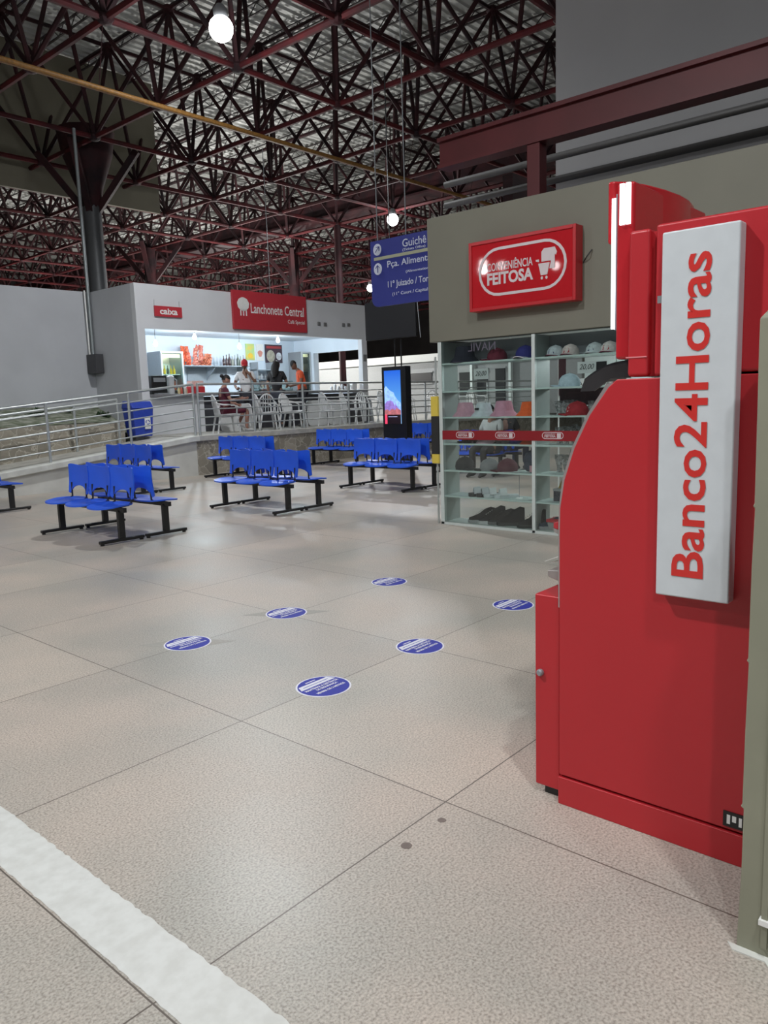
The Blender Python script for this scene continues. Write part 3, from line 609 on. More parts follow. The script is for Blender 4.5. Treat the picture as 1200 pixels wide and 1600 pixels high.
# display cabinet
ALU = mat('white_aluminium', (.62, .68, .66), .4, .1, var=.04)
GSH = mat('pale_glass_shelf', (.60, .70, .67), .25, var=.04)
SIDE = mat('cabinet_side', (.40, .44, .42), .5)
cx0, cx1 = 7.205, 7.55; yL, yM, yR = 5.44, 4.20, 2.6
cab = thing('display_cabinet', (7.38, 4.1, 0), 'glazed shop display cabinet with white frame, shelves of hats and shoes', 'display cabinet')
ZS = [.03, .345, .645, .955, 1.26, 1.555, 1.87]
link('frame', M().box(cx0, yL - .05, 0, cx0 + .05, yL, 2.11), ALU, cab, bevel=.004)
link('frame', M().box(cx0, yM - .025, 0, cx0 + .04, yM + .015, 2.11), ALU, cab, bevel=.004)
link('frame', M().box(cx0, yR, 0, cx0 + .05, yR + .05, 2.11), ALU, cab, bevel=.004)
link('side_panel', M().box(cx0 + .05, yL - .03, 0.02, cx1, yL - .01, 2.11), SIDE, cab)
link('divider', M().box(cx0 + .04, yM - .01, .02, cx1, yM + .005, 2.11), SIDE, cab)
link('base_board', M().box(cx0, yR, 0, cx1, yL, .03), ALU, cab)
for z in ZS[1:]:
    for a, b in ((yM, yL - .03), (yR + .03, yM - .01)):
        link('shelf', M().box(cx0 + .012, a, z - .018, cx1, b, z), GSH, cab)
link('back_top_panel', M().box(cx1, yR, 1.85, cx1 + .01, yL, 2.11), mat('cab_back', (.36, .37, .40), .5), cab)
CG = glass('cabinet_glass', (.92, .96, .95))
for a, b in ((yM + .02, yL - .05), (yR + .05, yM - .03)): link('glass_pane', M().box(cx0 + .003, a, .03, cx0 + .008, b, 2.11), CG, cab)
RB = mat('red_glass_film', (.26, .012, .018), .3)
band = link('red_band', M().box(7.197, yR, 1.0, 7.202, yL - .05, 1.105), RB, cab, label='dark red strip stuck across the glass')
for yy in (5.07, 4.54, 3.96):
    link('band_outline', stad_ring(7.1965, yy, 1.056, .125, .036, .007, .0015), PK, band)
    text('band_lettering', 'FEITOSA', (7.1965, yy + .095, 1.036), YM, UZ, .13, .026, PK, band, th=.0015, bold=.03)
    text('band_lettering', 'CONVENIÊNCIA', (7.1965, yy + .095, 1.066), YM, UZ, .13, .014, PK, band, th=.0015, bold=.01)
    link('band_emblem', M().box(7.1948, yy - .095, 1.03, 7.1965, yy - .05, 1.08), PK, band)
t = thing('shop_fill_light', (8.9, 3.6, 2.12), 'flat white fill light added under the shop ceiling', 'ceiling light')  # no known fixture here, added to brighten the shop interior
link('diffuser', M().box(8.4, 3.4, 2.10, 9.4, 3.8, 2.135), mat('fill_diffuser', (.9, .97, 1), emit=3), t)
lo = lamp_light((8.9, 3.6, 2.0), 55, .2, (.9, .97, 1)); lo.parent = t; lo.location = (0, 0, -.1)
# corner guard
t = thing('corner_guard', (7.2, 5.49, 0), 'yellow and black striped guard post at the left corner of the display cabinet', 'guard post')
link('core', M().tube([(7.225, 5.49, 0), (7.225, 5.49, 1.95)], .012, 8), STEEL, t)
YEL = mat('guard_yellow', (.72, .55, .08), .5); BKF = mat('guard_black', (.02, .02, .02), .6)
for z0, z1, ma in ((1.27, 1.50, YEL), (.83, 1.27, BKF), (.72, .83, YEL)): link('yellow_band' if ma is YEL else 'black_band', M().box(7.18, 5.44, z0, 7.27, 5.54, z1), ma, t, bevel=.006)
# ---- goods
def cap(x, y, z, rz, col, label, grp=None, mark=None, mc=(.2, .1, .3), brim=None, s=1.0):
    nm = 'cap_%02x%02x%02x' % tuple(int(c * 255) for c in col); ma = mat(nm, col, .8, var=.12, scale=30)
    t = thing('baseball_cap', (0, 0, 0), label, 'cap', grp)
    link('crown', M().lathe((0, 0, 0), [(.088, 0), (.094, .03), (.086, .07), (.06, .105), (.02, .122), (.004, .124)], 18, 1.1, 1), ma, t, True)
    link('brim', M().shell(lambda u, v: (.075 + .10 * v * math.sin(math.pi * (.12 + .76 * u)) ** .6, (u - .5) * .165 * (1 - .25 * v * v), .012 - .018 * ((2 * u - 1) ** 2) + .004), 10, 4, .006), mat(nm + 'b', brim, .8) if brim else ma, t, True)
    link('button', M().ball((0, 0, .124), .008, .008, .005, 8, 4), ma, t)
    if mark: text('emblem', mark, (.098, -.035, .03), (0, 1, 0), Vector((-.3, 0, .95)), .07, .05, mat('mk%d%d' % (int(mc[0] * 9), int(mc[2] * 9)), mc), t, bold=.03)
    t.location = (x, y, z); t.rotation_euler = (0, 0, rz); t.scale = (s, s, s); return t
def bucket(x, y, z, col, label, s=1.0, mark=None):
    nm = 'hat_%02x%02x%02x' % tuple(int(c * 255) for c in col); ma = mat(nm, col, .85, var=.1, scale=25)
    t = thing('bucket_hat', (0, 0, 0), label, 'hat')
    link('brim', M().lathe((0, 0, 0), [(.155, 0), (.150, .006), (.105, .055), (.10, .05), (.145, 0)], 20), ma, t, True)
    link('crown', M().lathe((0, 0, 0), [(.105, .05), (.095, .10), (.082, .15), (.075, .158), (.01, .160)], 20), ma, t, True)
    if mark: link('emblem', M().box(-.112, .0, .075, -.094, .05, .10), BLK, t)
    t.location = (x, y, z); t.scale = (s, s, s); return t
def shoe(x, y, z, rz, col, sole, label, high=0.0, s=1.0, grp=None):
    nm = 'shoe_%02x%02x%02x' % tuple(int(c * 255) for c in col); ma = mat(nm, col, .95, var=.15, spec=.1)
    t = thing('shoe', (0, 0, 0), label, 'shoe', grp)
    out = [(-.14, -.035), (-.10, -.045), (0, -.040), (.08, -.05), (.13, -.035), (.15, 0), (.13, .035), (.08, .05), (0, .040), (-.10, .045), (-.14, .035)]
    link('sole', M().prism(out, lambda u, v, w: (u, v, w), 0, .028), mat('sole%d' % int(sole[0] * 99), sole, .6), t, bevel=.006)
    secs = [(-.135, .034, .09 + high), (-.09, .040, .10 + high), (-.03, .038, .095 + high * .6), (.03, .040, .075), (.09, .045, .055), (.135, .028, .042)]
    m = M(); n = 10; v = []; f = []
    for xx, w, h in secs: v += [(xx, w * math.cos(a), .025 + (h - .025) * max(0, math.sin(a)) ** .8) for a in [math.pi * k / (n - 1) for k in range(n)]]
    for i in range(len(secs) - 1):
        for k in range(n - 1): f.append((i * n + k, i * n + k + 1, (i + 1) * n + k + 1, (i + 1) * n + k))
    f += [tuple(range(n)), tuple(range((len(secs) - 1) * n, len(secs) * n))[::-1]]
    link('upper', m.add(v, f), ma, t, True)
    ml = M()
    for k in range(4): ml.tube([(.0 + .02 * k, -.025, .095 - .011 * k + high * .3), (.0 + .02 * k, .025, .095 - .011 * k + high * .3)], .003, 4)
    link('laces', ml, mat('lace%d' % int(sole[0] * 99), sole, .7), t)
    t.location = (x, y, z); t.rotation_euler = (0, 0, rz); t.scale = (s * 1.12, s * 1.25, s * 1.45); return t
def slide(x, y, z, rz, col, strap, label, grp=None):
    t = thing('slide_sandal', (0, 0, 0), label, 'sandal', grp)
    out = [(-.13, -.03), (-.08, -.04), (0, -.035), (.08, -.048), (.13, -.025), (.13, .025), (.08, .048), (0, .035), (-.08, .04), (-.13, .03)]
    link('sole', M().prism(out, lambda u, v, w: (u, v, w), 0, .03), mat('slide%d' % int(col[0] * 99), col, .6), t, bevel=.006)
    link('strap', M().shell(lambda u, v: (.0 + .075 * v, .05 * math.cos(math.pi * u), .025 + .055 * math.sin(math.pi * u) * (1 - .15 * v)), 10, 3, .006), mat('strap%d' % int(strap[0] * 99), strap, .6), t, True)
    t.location = (x, y, z); t.rotation_euler = (0, 0, rz); t.scale = (1.05, 1.1, 1.4); return t
PI = math.pi; gx = 7.37
bucket(gx, 5.18, ZS[6], (.015, .015, .03), 'wide black hat at the left end of the top shelf', 1.15)
bucket(gx + .02, 5.02, ZS[6] + .001, (.03, .02, .06), 'second dark hat on the top shelf, behind the black one', .8) if False else None
cap(gx, 4.74, ZS[6], PI * .70, (.16, .01, .03), 'maroon cap in the middle of the top left shelf', s=1.1)
cap(gx, 4.38, ZS[6], PI, (.03, .03, .22), 'blue and white cap beside the centre post on the top shelf', brim=(.6, .6, .65), s=1.15)
for k, (yy, c, mk, mcol, lab) in enumerate(((4.02, (.60, .66, .70), 'NR', (.03, .03, .15), 'white cap with dark blue letters beside the centre post'), (3.85, (.72, .62, .60), 'AB', (.45, .03, .05), 'pinkish white cap with red letters'), (3.58, (.62, .68, .70), 'JA', (.03, .03, .15), 'pale cap with thin dark letters'), (3.42, (.75, .68, .66), 'RB', (.45, .03, .05), 'tall white cap with red letters'), (3.24, (.40, .30, .33), None, (0, 0, 0), 'dull mauve cap at the right end'))):
    cap(gx, yy, ZS[6], PI, c, lab + ' on the top right shelf', 'caps on the top right shelf', mk, mcol, brim=(.2, .05, .08) if k != 2 else None, s=.95)
cap(gx, 3.86, ZS[5], PI / 2 + .5, (.45, .54, .62), 'light blue cap on the second right shelf', s=1.1)
cap(gx, 3.77, ZS[4], PI * .75, (.42, .02, .03), 'bright red cap on the right shelf beside the maroon board', s=1.15, mark='C', mc=(.8, .7, .7))
bucket(gx, 5.18, ZS[4], (.62, .34, .42), 'pale pink bucket hat at the left end of its shelf')
bucket(gx, 4.93, ZS[4], (.62, .68, .72), 'white bucket hat with small black emblem', .95, True)
bucket(gx, 4.66, ZS[4], (.60, .30, .40), 'pink bucket hat right of the white one', 1.05)
bucket(gx, 4.34, ZS[4], (.85, .14, .03), 'orange bucket hat beside the centre post', .95)
cap(gx, 5.12, ZS[3], PI / 2, (.03, .02, .025), 'black cap behind the left end of the red strip', s=1)
bucket(gx, 4.88, ZS[3], (.55, .38, .44), 'dusty pink bucket hat behind the red strip', .9)
cap(gx, 4.66, ZS[3], PI / 2, (.10, .10, .11), 'grey patterned cap behind the red strip', mark=None, s=1)
cap(gx, 4.50, ZS[3], PI / 2, (.02, .03, .30), 'small blue cap behind the red strip', s=.8)
bucket(gx, 4.33, ZS[3], (.80, .10, .02), 'orange hat behind the red strip beside the centre post', .75)
cap(gx, 5.20, ZS[2], -PI / 2 - .3, (.03, .03, .035), 'black cap with small white mark on the third shelf', s=1.2)
cap(gx, 4.86, ZS[2], PI / 2 + .4, (.22, .22, .23), 'grey cap with dark brim on the third shelf', brim=(.03, .03, .03), s=1.1)
cap(gx, 4.62, ZS[2], PI / 2 + .8, (.10, .015, .03), 'dark maroon cap on the third shelf', s=1.15)
# jeans bag
t = thing('backpack', (gx, 4.32, ZS[2]), 'dark blue backpack with pink tag on the third shelf', 'backpack')
link('bag_body', M().ball((gx, 4.32, ZS[2] + .12), .07, .085, .12, 12, 8), mat('denim', (.03, .04, .07), .8, var=.3), t, True); link('pocket', M().ball((gx - .05, 4.32, ZS[2] + .07), .035, .06, .06, 10, 6), mat('denim', (.03, .04, .07)), t, True)
link('strap', M().tube([(gx - .05, 4.29, ZS[2] + .2), (gx - .07, 4.27, ZS[2] + .27), (gx, 4.29, ZS[2] + .23)], .008, 5), mat('denim', (.03, .04, .07)), t, True); link('tag', M().box(gx - .10, 4.25, ZS[2] + .01, gx - .09, 4.28, ZS[2] + .08), mat('pink_tag', (.55, .28, .32)), t)
for k, (yy, c, s_) in enumerate(((4.97, (.02, .02, .02), (.55, .57, .6)), (4.86, (.02, .02, .02), (.55, .57, .6)), (4.76, (.6, .64, .66), (.72, .74, .75)), (4.62, (.6, .64, .66), (.72, .74, .75)))):
    slide(gx - .03, yy, ZS[1], PI * .74, c, s_, ('black slide sandal with pale strap on the second lowest shelf' if k < 2 else 'white slide sandal on the second lowest shelf'), 'black slide sandals' if k < 2 else 'white slide sandals')
t = thing('display_stand', (gx, 4.47, ZS[1]), 'thin shoe stand rod with small round base on the second lowest shelf', 'stand')
link('rod', M().tube([(gx, 4.47, ZS[1]), (gx, 4.47, ZS[2] - .02)], .003, 6), GREYM, t); link('base', M().lathe((gx, 4.47, ZS[1]), [(.04, 0), (.035, .01)], 14), SIGNW, t)
BS = (.012, .012, .014)
shoe(gx, 4.97, ZS[0], PI * .66, BS, (.3, .3, .3), 'leftmost black sneaker on the bottom shelf', .03)
shoe(gx - .02, 4.82, ZS[0], PI * .66, BS, (.5, .5, .5), 'second black sneaker from the left, with pale sole', .05)
shoe(gx, 4.70, ZS[0], PI * .66, BS, (.1, .1, .1), 'third black sneaker from the left on the bottom shelf', .03)
shoe(gx, 4.58, ZS[0], PI * .66, BS, (.02, .02, .02), 'black high sneaker at the right of the group on the bottom shelf', .05)
shoe(gx - .02, 4.30, ZS[0], PI * .66, BS, (.02, .02, .02), 'single black shoe beside the centre post on the bottom shelf', .05)
shoe(gx, 4.05, ZS[0], PI * .66, (.05, .06, .08), (.3, .3, .3), 'dark grey shoe right of the centre post on the bottom shelf', .0)
# price tags
for (yy, zz_, w) in ((4.95, 1.73, .19), (3.69, 1.74, .20)):
    t = thing('price_tag', (7.21, yy, zz_), 'white 20,00 price tag taped inside the %s glass' % ('left' if yy > 4.5 else 'right'), 'price tag')
    link('card', M().box(7.214, yy - w, zz_ - .06, 7.217, yy, zz_ + .055), mat('tag_card', (.60, .62, .62), .7), t); text('lettering', '20,00', (7.2135, yy - .02, zz_ - .03), YM, UZ, w - .04, .06, BLK, t, th=.001, shear=.3)
t = thing('window_lettering', (7.21, 4.85, 1.98), 'faint dark letters on the glass at the top of the left bay', 'lettering')
text('lettering', 'NAVIL', (7.2135, 5.02, 1.98), YM, UZ, .36, .09, mat('faint_letter', (.20, .16, .22), .6), t, th=.001, mirror=True)
# right bay: maroon board, clear packets, purse, boxes
t = thing('maroon_board', (7.5, 3.85, ZS[4]), 'dark maroon board standing at the back of the right shelf', 'board')
link('panel', M().box(7.50, 3.30, ZS[4] + .10, 7.515, 4.04, ZS[5] - .02), mat('maroon', (.055, .012, .018), .5), t); link('faint_print', stad_ring(7.4995, 3.86, 1.45, .12, .04, .004, .001), mat('maroon_print', (.10, .03, .035)), t); link('easel', M().box(7.50, 3.8, ZS[4], 7.52, 3.83, ZS[4] + .1), BLK, t)
PKT = mat('clear_packet', (.34, .34, .35), .15, alpha=.55, var=.6, scale=30, var2=(.05, .05, .05))
random.seed(5)
for sh, zt_, n in ((4, .16, 5), (3, .24, 6), (2, .26, 6), (1, .12, 4)):
    for k in range(n):
        yy = 4.03 - .09 * k - random.uniform(0, .02); h = zt_ * random.uniform(.7, 1)
        m = M().shell(lambda u, v: (7.44 + .025 * math.sin(3 * u + 5 * v + k), yy - .07 * (u - .5) * (1 + .2 * v), ZS[sh] + h * v), 4, 5, .012)
        tag(link('plastic_packet', m, PKT, None, True), 'clear plastic packet of goods in the right bay of the cabinet', 'packet', 'clear packets in the right bay')
t = thing('purse', (7.42, 3.93, ZS[1] + .11), 'small mustard purse hanging over a dark box in the right bay', 'purse')
link('body', M().prism([(3.86, .46), (4.02, .46), (3.98, .55), (3.95, .60), (3.92, .60), (3.88, .55)], lambda u, v, w: (w, u, v), 7.40, 7.44), mat('mustard', (.42, .27, .07), .6), t, bevel=.01); link('strap', M().tube([(7.42, 3.92, .60), (7.42, 3.94, .63), (7.42, 3.96, .60)], .005, 5), mat('mustard', (.42, .27, .07)), t)
t = thing('gift_box', (7.42, 3.93, ZS[1]), 'dark patterned box on the second lowest right shelf', 'box')
link('box', M().box(7.34, 3.80, ZS[1], 7.5, 4.03, ZS[1] + .11), mat('dark_print', (.02, .02, .03), .4, var=.9, scale=40, var2=(.09, .08, .09)), t); link('lid', M().box(7.335, 3.795, ZS[1] + .11, 7.505, 4.035, ZS[1] + .135), mat('lidgrey', (.3, .3, .3)), t)
shoe(7.42, 3.93, ZS[0] + .12, PI + .4, (.7, .7, .7), (.75, .75, .75), 'white sneaker standing on the red box lid in the right bay', .0, .8)
t = thing('shoe_box', (7.40, 3.93, ZS[0]), 'grey shoe box with red lid under the white sneaker', 'box')
link('box', M().box(7.30, 3.80, ZS[0], 7.5, 4.08, ZS[0] + .09), mat('boxgrey', (.3, .29, .28)), t); link('lid', M().box(7.29, 3.79, ZS[0] + .09, 7.51, 4.09, ZS[0] + .12), mat('box_red', (.55, .03, .04)), t)
# shop interior seen through the glass
struct('wall_shop_back', M().box(10.2, 2.0, 0, 10.3, 5.15, 2.14), mat('shop_inner_wall', (.22, .22, .20), .7))
DOORW = mat('white_door', (.70, .76, .74), .4)
def locker(y1, y0, label):
    t = thing('white_cabinet', (10.1, (y0 + y1) / 2, 0), label, 'cabinet')
    link('door', M().box(10.08, y0, 1.0, 10.19, y1, 2.05), DOORW, t, bevel=.005); link('window', M().box(10.07, y0 + .12, 1.70, 10.08, y1 - .12, 1.90), BLK, t); link('body', M().box(10.08, y0, 0, 10.19, y1, .99), DOORW, t)
locker(5.05, 4.60, 'white cabinet door with dark slot inside the shop, left'); locker(4.58, 4.1, 'white cabinet door with dark slot inside the shop, right')
t = thing('paper_notice', (10.05, 4.95, 1.2), 'white paper notice with black capitals inside the shop', 'notice')
link('sheet', M().box(10.05, 4.45, 1.18, 10.06, 5.14, 1.68), SIGNW, t)
for k, s in enumerate(('A DÍVEL DA C', 'ÇADO É', '1 APROV', 'É TVTO')): text('lettering', s, (10.049, 5.12 - (.12 if k else 0), 1.58 - .115 * k), YM, UZ, .55 - (.2 if k else 0), .07, BLK, t, th=.001)
for y_, lab in ((5.6, 'left'), (5.3, 'right')):
    t = thing('banner', (9.9, y_, 0), 'narrow dark red banner hanging inside the shop, %s' % lab, 'banner'); link('cloth', M().box(9.9, y_ - .05, 1.45, 9.92, y_ + .05, 2.1), mat('maroon', (.055, .012, .018)), t); link('pole', M().tube([(9.93, y_ + .07, .0), (9.93, y_ + .07, 2.12)], .012, 6), SIGNW, t)

# ================================================================= BENCHES
BLU = mat('bench_blue_plastic', (.022, .115, .74), .38, var=.05, scale=6)
def seat_mesh(y):
    m = M(); n = 28; rings = [0, .35, .7, .9, 1.0]; v = []; f = []
    def P(r, a, dz):
        c, s = math.cos(a), math.sin(a); k = (abs(c) ** 2.6 + abs(s) ** 2.6) ** (-1 / 2.6)
        xx, yy = -.01 + .225 * k * c * r, .243 * k * s * r
        z = .425 - .022 * (1 - r * r) + (.012 if xx < -.05 else 0) * 0 - .025 * max(0, -c) * (r ** 4)
        return (xx, y + yy, z + dz)
    for dz in (0, -.016):
        for r in rings[1:]: v += [P(r, 2 * PI * k / n, dz) for k in range(n)]
    v += [P(0, 0, 0), P(0, 0, -.016)]; R = len(rings) - 1; o = R * n; c0, c1 = 2 * o, 2 * o + 1
    for k in range(n):
        k2 = (k + 1) % n; f += [(c0, k, k2), (c1, o + k2, o + k)]
        for i in range(R - 1): f += [(i * n + k, (i + 1) * n + k, (i + 1) * n + k2, i * n + k2), (o + i * n + k, o + i * n + k2, o + (i + 1) * n + k2, o + (i + 1) * n + k)]
        f.append(((R - 1) * n + k, o + (R - 1) * n + k, o + (R - 1) * n + k2, (R - 1) * n + k2))
    return m.add(v, f)
def back_mesh(y):
    def fn(u, v):
        s = 2 * u - 1
        lo = .466 + .10 * (max(0, 1 - (abs(s) / .80) ** 2.4)) ** .55 + .012 * max(0, abs(s) - .9) / .1
        hi = .822 - .008 * math.cos(PI * s) - (.014 * max(0, abs(s) - .88) / .12)
        z = lo + (hi - lo) * v; w = .232 + .006 * math.sin(PI * v)
        return (.165 + .07 * (z - .45) - .022 * s * s + .012 * math.sin(PI * v), y + s * w, z)
    return M().shell(fn, 24, 8, .014)
def make_bench():
    t = thing('waiting_bench', (0, 0, 0), '', 'bench')
    link('beam', M().box(-.02, -.80, .345, .02, .80, .395), BLK, t)
    for s in (-1, 1):
        l = link('leg', M().box(-.035, s * .69 - .022, .04, .035, s * .69 + .022, .36), BLK, t)
        link('foot_bar', M().box(-.27, s * .69 - .028, .018, .27, s * .69 + .028, .052), BLK, l, bevel=.008)
        link('foot_pad', M().tube([(-.24, s * .69, 0), (-.24, s * .69, .02)], .022, 10).tube([(.24, s * .69, 0), (.24, s * .69, .02)], .022, 10), BLK, l)
    for yy in (-.5, 0, .5):
        link('seat', seat_mesh(yy), BLU, t, True); b = link('backrest', back_mesh(yy), BLU, t, True)
        for q in (-.175, .175):
            link('support', M().tube([(-.02, yy + q, .40), (.12, yy + q, .405), (.155, yy + q, .43), (.162, yy + q, .60)], .011, 6), BLK, b)
    return t
bench = make_bench(); used = False
PAIRS = [(4.69, 8.47, 'bench at the left front'), (7.17, 8.47, 'bench in the middle of the front row'), (9.85, 8.47, 'bench before the black screen totem'), (12.45, 8.47, 'bench seen through the display cabinet glass'),
         (4.62, 12.42, 'bench cut by the left picture edge'), (7.40, 12.42, 'bench behind the left front bench'), (9.93, 12.42, 'bench close to the stone platform wall'), (12.75, 12.42, 'bench behind the middle bench, left of the totem'), (15.75, 12.42, 'bench behind and right of the totem')]
for x, y, lab in PAIRS:
    for s in (-1, 1):
        o = bench if not used else dup(bench); used = True
        o.location = (x + s * .285, y, 0); o.rotation_euler = (0, 0, 0 if s < 0 else PI)
        tag(o, 'three-seat blue ' + lab + (', the row facing the camera' if s < 0 else ', the row facing away'), 'bench', 'blue waiting benches')
PAPER = mat('pinkish_sheet', (.7, .5, .55), .6)
for x, y, lab in ((4.42, 8.02, 'nearest seat of the left front bench'), (6.9, 8.45, 'middle front bench')):
    pass
# ================================================================= STICKERS
STB = mat('sticker_blue', (.035, .045, .38), .6, spec=.2); STW = mat('sticker_white', (.80, .81, .88), .6, spec=.2)
SP = [(2.69, 2.835, 'nearest to the camera'), (3.505, 2.83, 'second nearest, at a joint crossing'), (4.62, 2.86, 'closest to the red machine'), (2.695, 4.07, 'farthest left'), (3.53, 4.07, 'in the middle of the far row'), (4.657, 4.068, 'farthest from the camera')]
stk = None
for x, y, lab in SP:
    if stk is None:
        t = thing('floor_sticker', (0, 0, 0), '', 'sticker'); ring = lambda r: [(r * math.cos(a), r * math.sin(a)) for a in [2 * PI * k / 40 for k in range(40)]]
        idm = lambda u, v, w: (u, v, w)
        link('white_rim', M().prism(ring(.148), idm, .0003, .0012), STW, t); link('disc', M().prism(ring(.138), idm, .0012, .002), STB, t)
        # the printed bars run along world x
        link('title_bar', M().prism([(-.124, .036), (.124, .036), (.102, .084), (-.102, .084)], idm, .002, .0026), STW, t)
        def tx(s, x0, y0, w, h, ma): return text('lettering', s, (x0, y0, .0027), (1, 0, 0), (0, 1, 0), w, h, ma, t, th=.0004, bold=.03)
        link('title_line', M().box(-.09, .057, .0026, .09, .062, .0028), STB, t); tx('MANTENHA A DISTÂNCIA', -.118, .003, .236, .025, STW)
        tx('DE SEGURANÇA', -.065, -.030, .15, .024, STW); tx('MÍNIMA DE 2 METROS', -.098, -.064, .20, .024, STW); link('small_mark', M().box(-.035, .098, .002, .035, .106, .0027), STW, t)
        stk = t; o = t
    else: o = dup(stk)
    o.location = (x, y, 0); tag(o, 'round blue distancing sticker on the floor, ' + lab, 'sticker', 'blue floor stickers')

# ================================================================= TOTEM, SIGN, TV
K = 1.145
kx = lambda v: v * K
kz = lambda v: 1.5 + (v - 1.5) * K
def KM(m):
    m.v = [(x * K, y * K, 0 if z < .001 else kz(z)) for x, y, z in m.v]; return m
t = thing('screen_totem', (11.08 * K, 9.33 * K, 0), 'tall black screen totem showing a mountain under blue sky', 'screen')
link('housing', KM(M().box(11.0, 9.05, 0, 11.16, 9.63, 2.07)), mat('gloss_black', (.008, .008, .01), .25), t, bevel=.012)
def screen_mat():
    m = bpy.data.materials.new('screen_picture'); m.use_nodes = True; N = m.node_tree.nodes; L = m.node_tree.links; b = N['Principled BSDF']; b.inputs['Base Color'].default_value = (0, 0, 0, 1); b.inputs['Roughness'].default_value = .2
    tc = N.new('ShaderNodeTexCoord'); sp = N.new('ShaderNodeSeparateXYZ'); L.new(tc.outputs['Generated'], sp.inputs[0]); r = N.new('ShaderNodeValToRGB'); e = r.color_ramp.elements
    e[0].position = 0; e[0].color = (.35, .62, 1, 1); e[1].position = 1; e[1].color = (.02, .16, .9, 1); x = e.new(.45); x.color = (.12, .42, 1, 1)
    L.new(sp.outputs[2], r.inputs[0]); L.new(r.outputs[0], b.inputs['Emission Color']); b.inputs['Emission Strength'].default_value = .9; return m
s0, s1, q0, q1 = 9.17, 9.56, 1.02, 2.0
scr = link('screen', KM(M().box(10.990, s0, q0, 10.998, s1, q1)), screen_mat(), t)
em = lambda n, c, e=.8: mat(n, c, .3, emit=e, var=.25, scale=14)
link('cloud_picture', KM(M().prism([(9.56, 1.25), (9.56, 1.68), (9.52, 1.72), (9.46, 1.66), (9.40, 1.62), (9.34, 1.60), (9.30, 1.52), (9.24, 1.45), (9.17, 1.40), (9.17, 1.25)], lambda u, v, w: (w, u, v), 10.986, 10.990)), em('scr_cloud', (.30, .50, .95)), scr)
link('mountain_picture', KM(M().prism([(9.56, 1.22), (9.56, 1.38), (9.50, 1.44), (9.42, 1.45), (9.36, 1.43), (9.31, 1.34), (9.295, 1.42), (9.28, 1.36), (9.24, 1.32), (9.17, 1.26), (9.17, 1.22)], lambda u, v, w: (w, u, v), 10.983, 10.986)), em('scr_mount', (.28, .18, .55)), scr)
link('foreground_picture', KM(M().prism([(9.56, 1.18), (9.56, 1.27), (9.50, 1.29), (9.44, 1.26), (9.38, 1.30), (9.31, 1.27), (9.27, 1.31), (9.17, 1.27), (9.17, 1.18)], lambda u, v, w: (w, u, v), 10.980, 10.983)), em('scr_front', (.50, .16, .18), .6), scr)
link('caption_band', KM(M().box(10.978, s0, q0, 10.980, s1, 1.19)), mat('scr_black', (.02, .008, .015), .3), scr)
link('red_mark', KM(M().box(10.975, 9.50, 1.02, 10.978, 9.555, 1.19)), em('scr_red', (.8, .05, .12), 1.0), scr)
link('caption_line', KM(M().box(10.975, 9.25, 1.145, 10.978, 9.47, 1.155)), em('scr_line', (.5, .55, .9), .8), scr)
link('cable', KM(M().tube([(11.1, 9.37, 2.06), (11.1, 9.37, 2.57)], .014, 6)), BLK, t); link('cable', KM(M().tube([(11.1, 9.22, 2.06), (11.1, 9.22, 2.57)], .014, 6)), BLK, t)
SB = mat('sign_blue', (.035, .045, .27), .45); SWH = mat('sign_text', (.66, .70, .82), .5)
t = thing('direction_sign', (9, 7.2, 2.87), 'blue hanging direction sign with white arrows, partly behind the shop fascia', 'sign')
cn = [(8.02, 3.83), (6.4, 3.83), (6.4, 2.87), (7.92, 2.87)] 
c2 = [(8.02, 3.83), (6.4, 3.83), (6.4, 2.87)] + [(7.90 - .0 + .12 * math.sin(a), 2.99 - .12 * math.cos(a)) for a in [k * PI / 12 for k in range(7)]]
link('panel', M().prism(c2, lambda u, v, w: (w, u, v), 9.0, 9.03), SB, t)
link('divider', M().box(8.995, 6.4, 3.545, 9.0, 7.95, 3.59), mat('divider_olive', (.42, .43, .30)), t)
for zz_, ang in ((3.70, -PI / 4), (3.42, 0)):
    c = (7.88, zz_); link('arrow_disc', M().prism([(c[0] + .08 * math.cos(a), c[1] + .085 * math.sin(a)) for a in [k * PI / 12 for k in range(24)]], lambda u, v, w: (w, u, v), 8.996, 9.0), SWH, t)
    m = M(); d = Vector((0, math.sin(ang), math.cos(ang))); n_ = Vector((0, math.cos(ang), -math.sin(ang))); o_ = Vector((8.993, *c))
    m.bar(o_ - d * .055, o_ + d * .05, .014, .004)
    for s in (-1, 1): m.bar(o_ + d * .055, o_ + d * .012 + n_ * s * .04, .014, .004)
    link('arrow', m, SB, t)
for s, y_, z_, w, h in (('Guichê', 7.39, 3.665, .44, .11), ('(Tickets Office)', 7.39, 3.60, .42, .045), ('Pça. Alimentação', 7.69, 3.395, 1.02, .115), ('(Alimentation Square)', 7.34, 3.29, .68, .045), ('11º Juizado / Torcedor', 7.69, 3.10, 1.03, .12), ('(11° Court / Capital Court)', 7.61, 2.99, .92, .06)):
    text('lettering', s, (8.999, y_, z_), YM, UZ, w, h, SWH, t, bold=.006)
for y_ in (7.88, 7.33): link('hanging_rod', M().tube([(9.01, y_, 3.83), (9.01, y_, 8.0)], .009, 6), GREYM, t)
t = thing('hanging_television', (11.1 * K, 9.4 * K, 2.7), 'large dark television hanging behind the blue sign', 'television')
link('screen', KM(M().box(11.0, 8.78, 2.58, 11.05, 10.0, 3.27)), mat('dark_screen', (.006, .006, .008), .5), t, bevel=.01); link('bracket', KM(M().tube([(11.08, 9.4, 3.2), (11.08, 9.4, 7.18)], .012, 8)), BLK, t)
link('brace', KM(M().tube([(11.03, 8.70, 2.55), (11.03, 8.82, 3.9)], .008, 5)), GREYM, t)

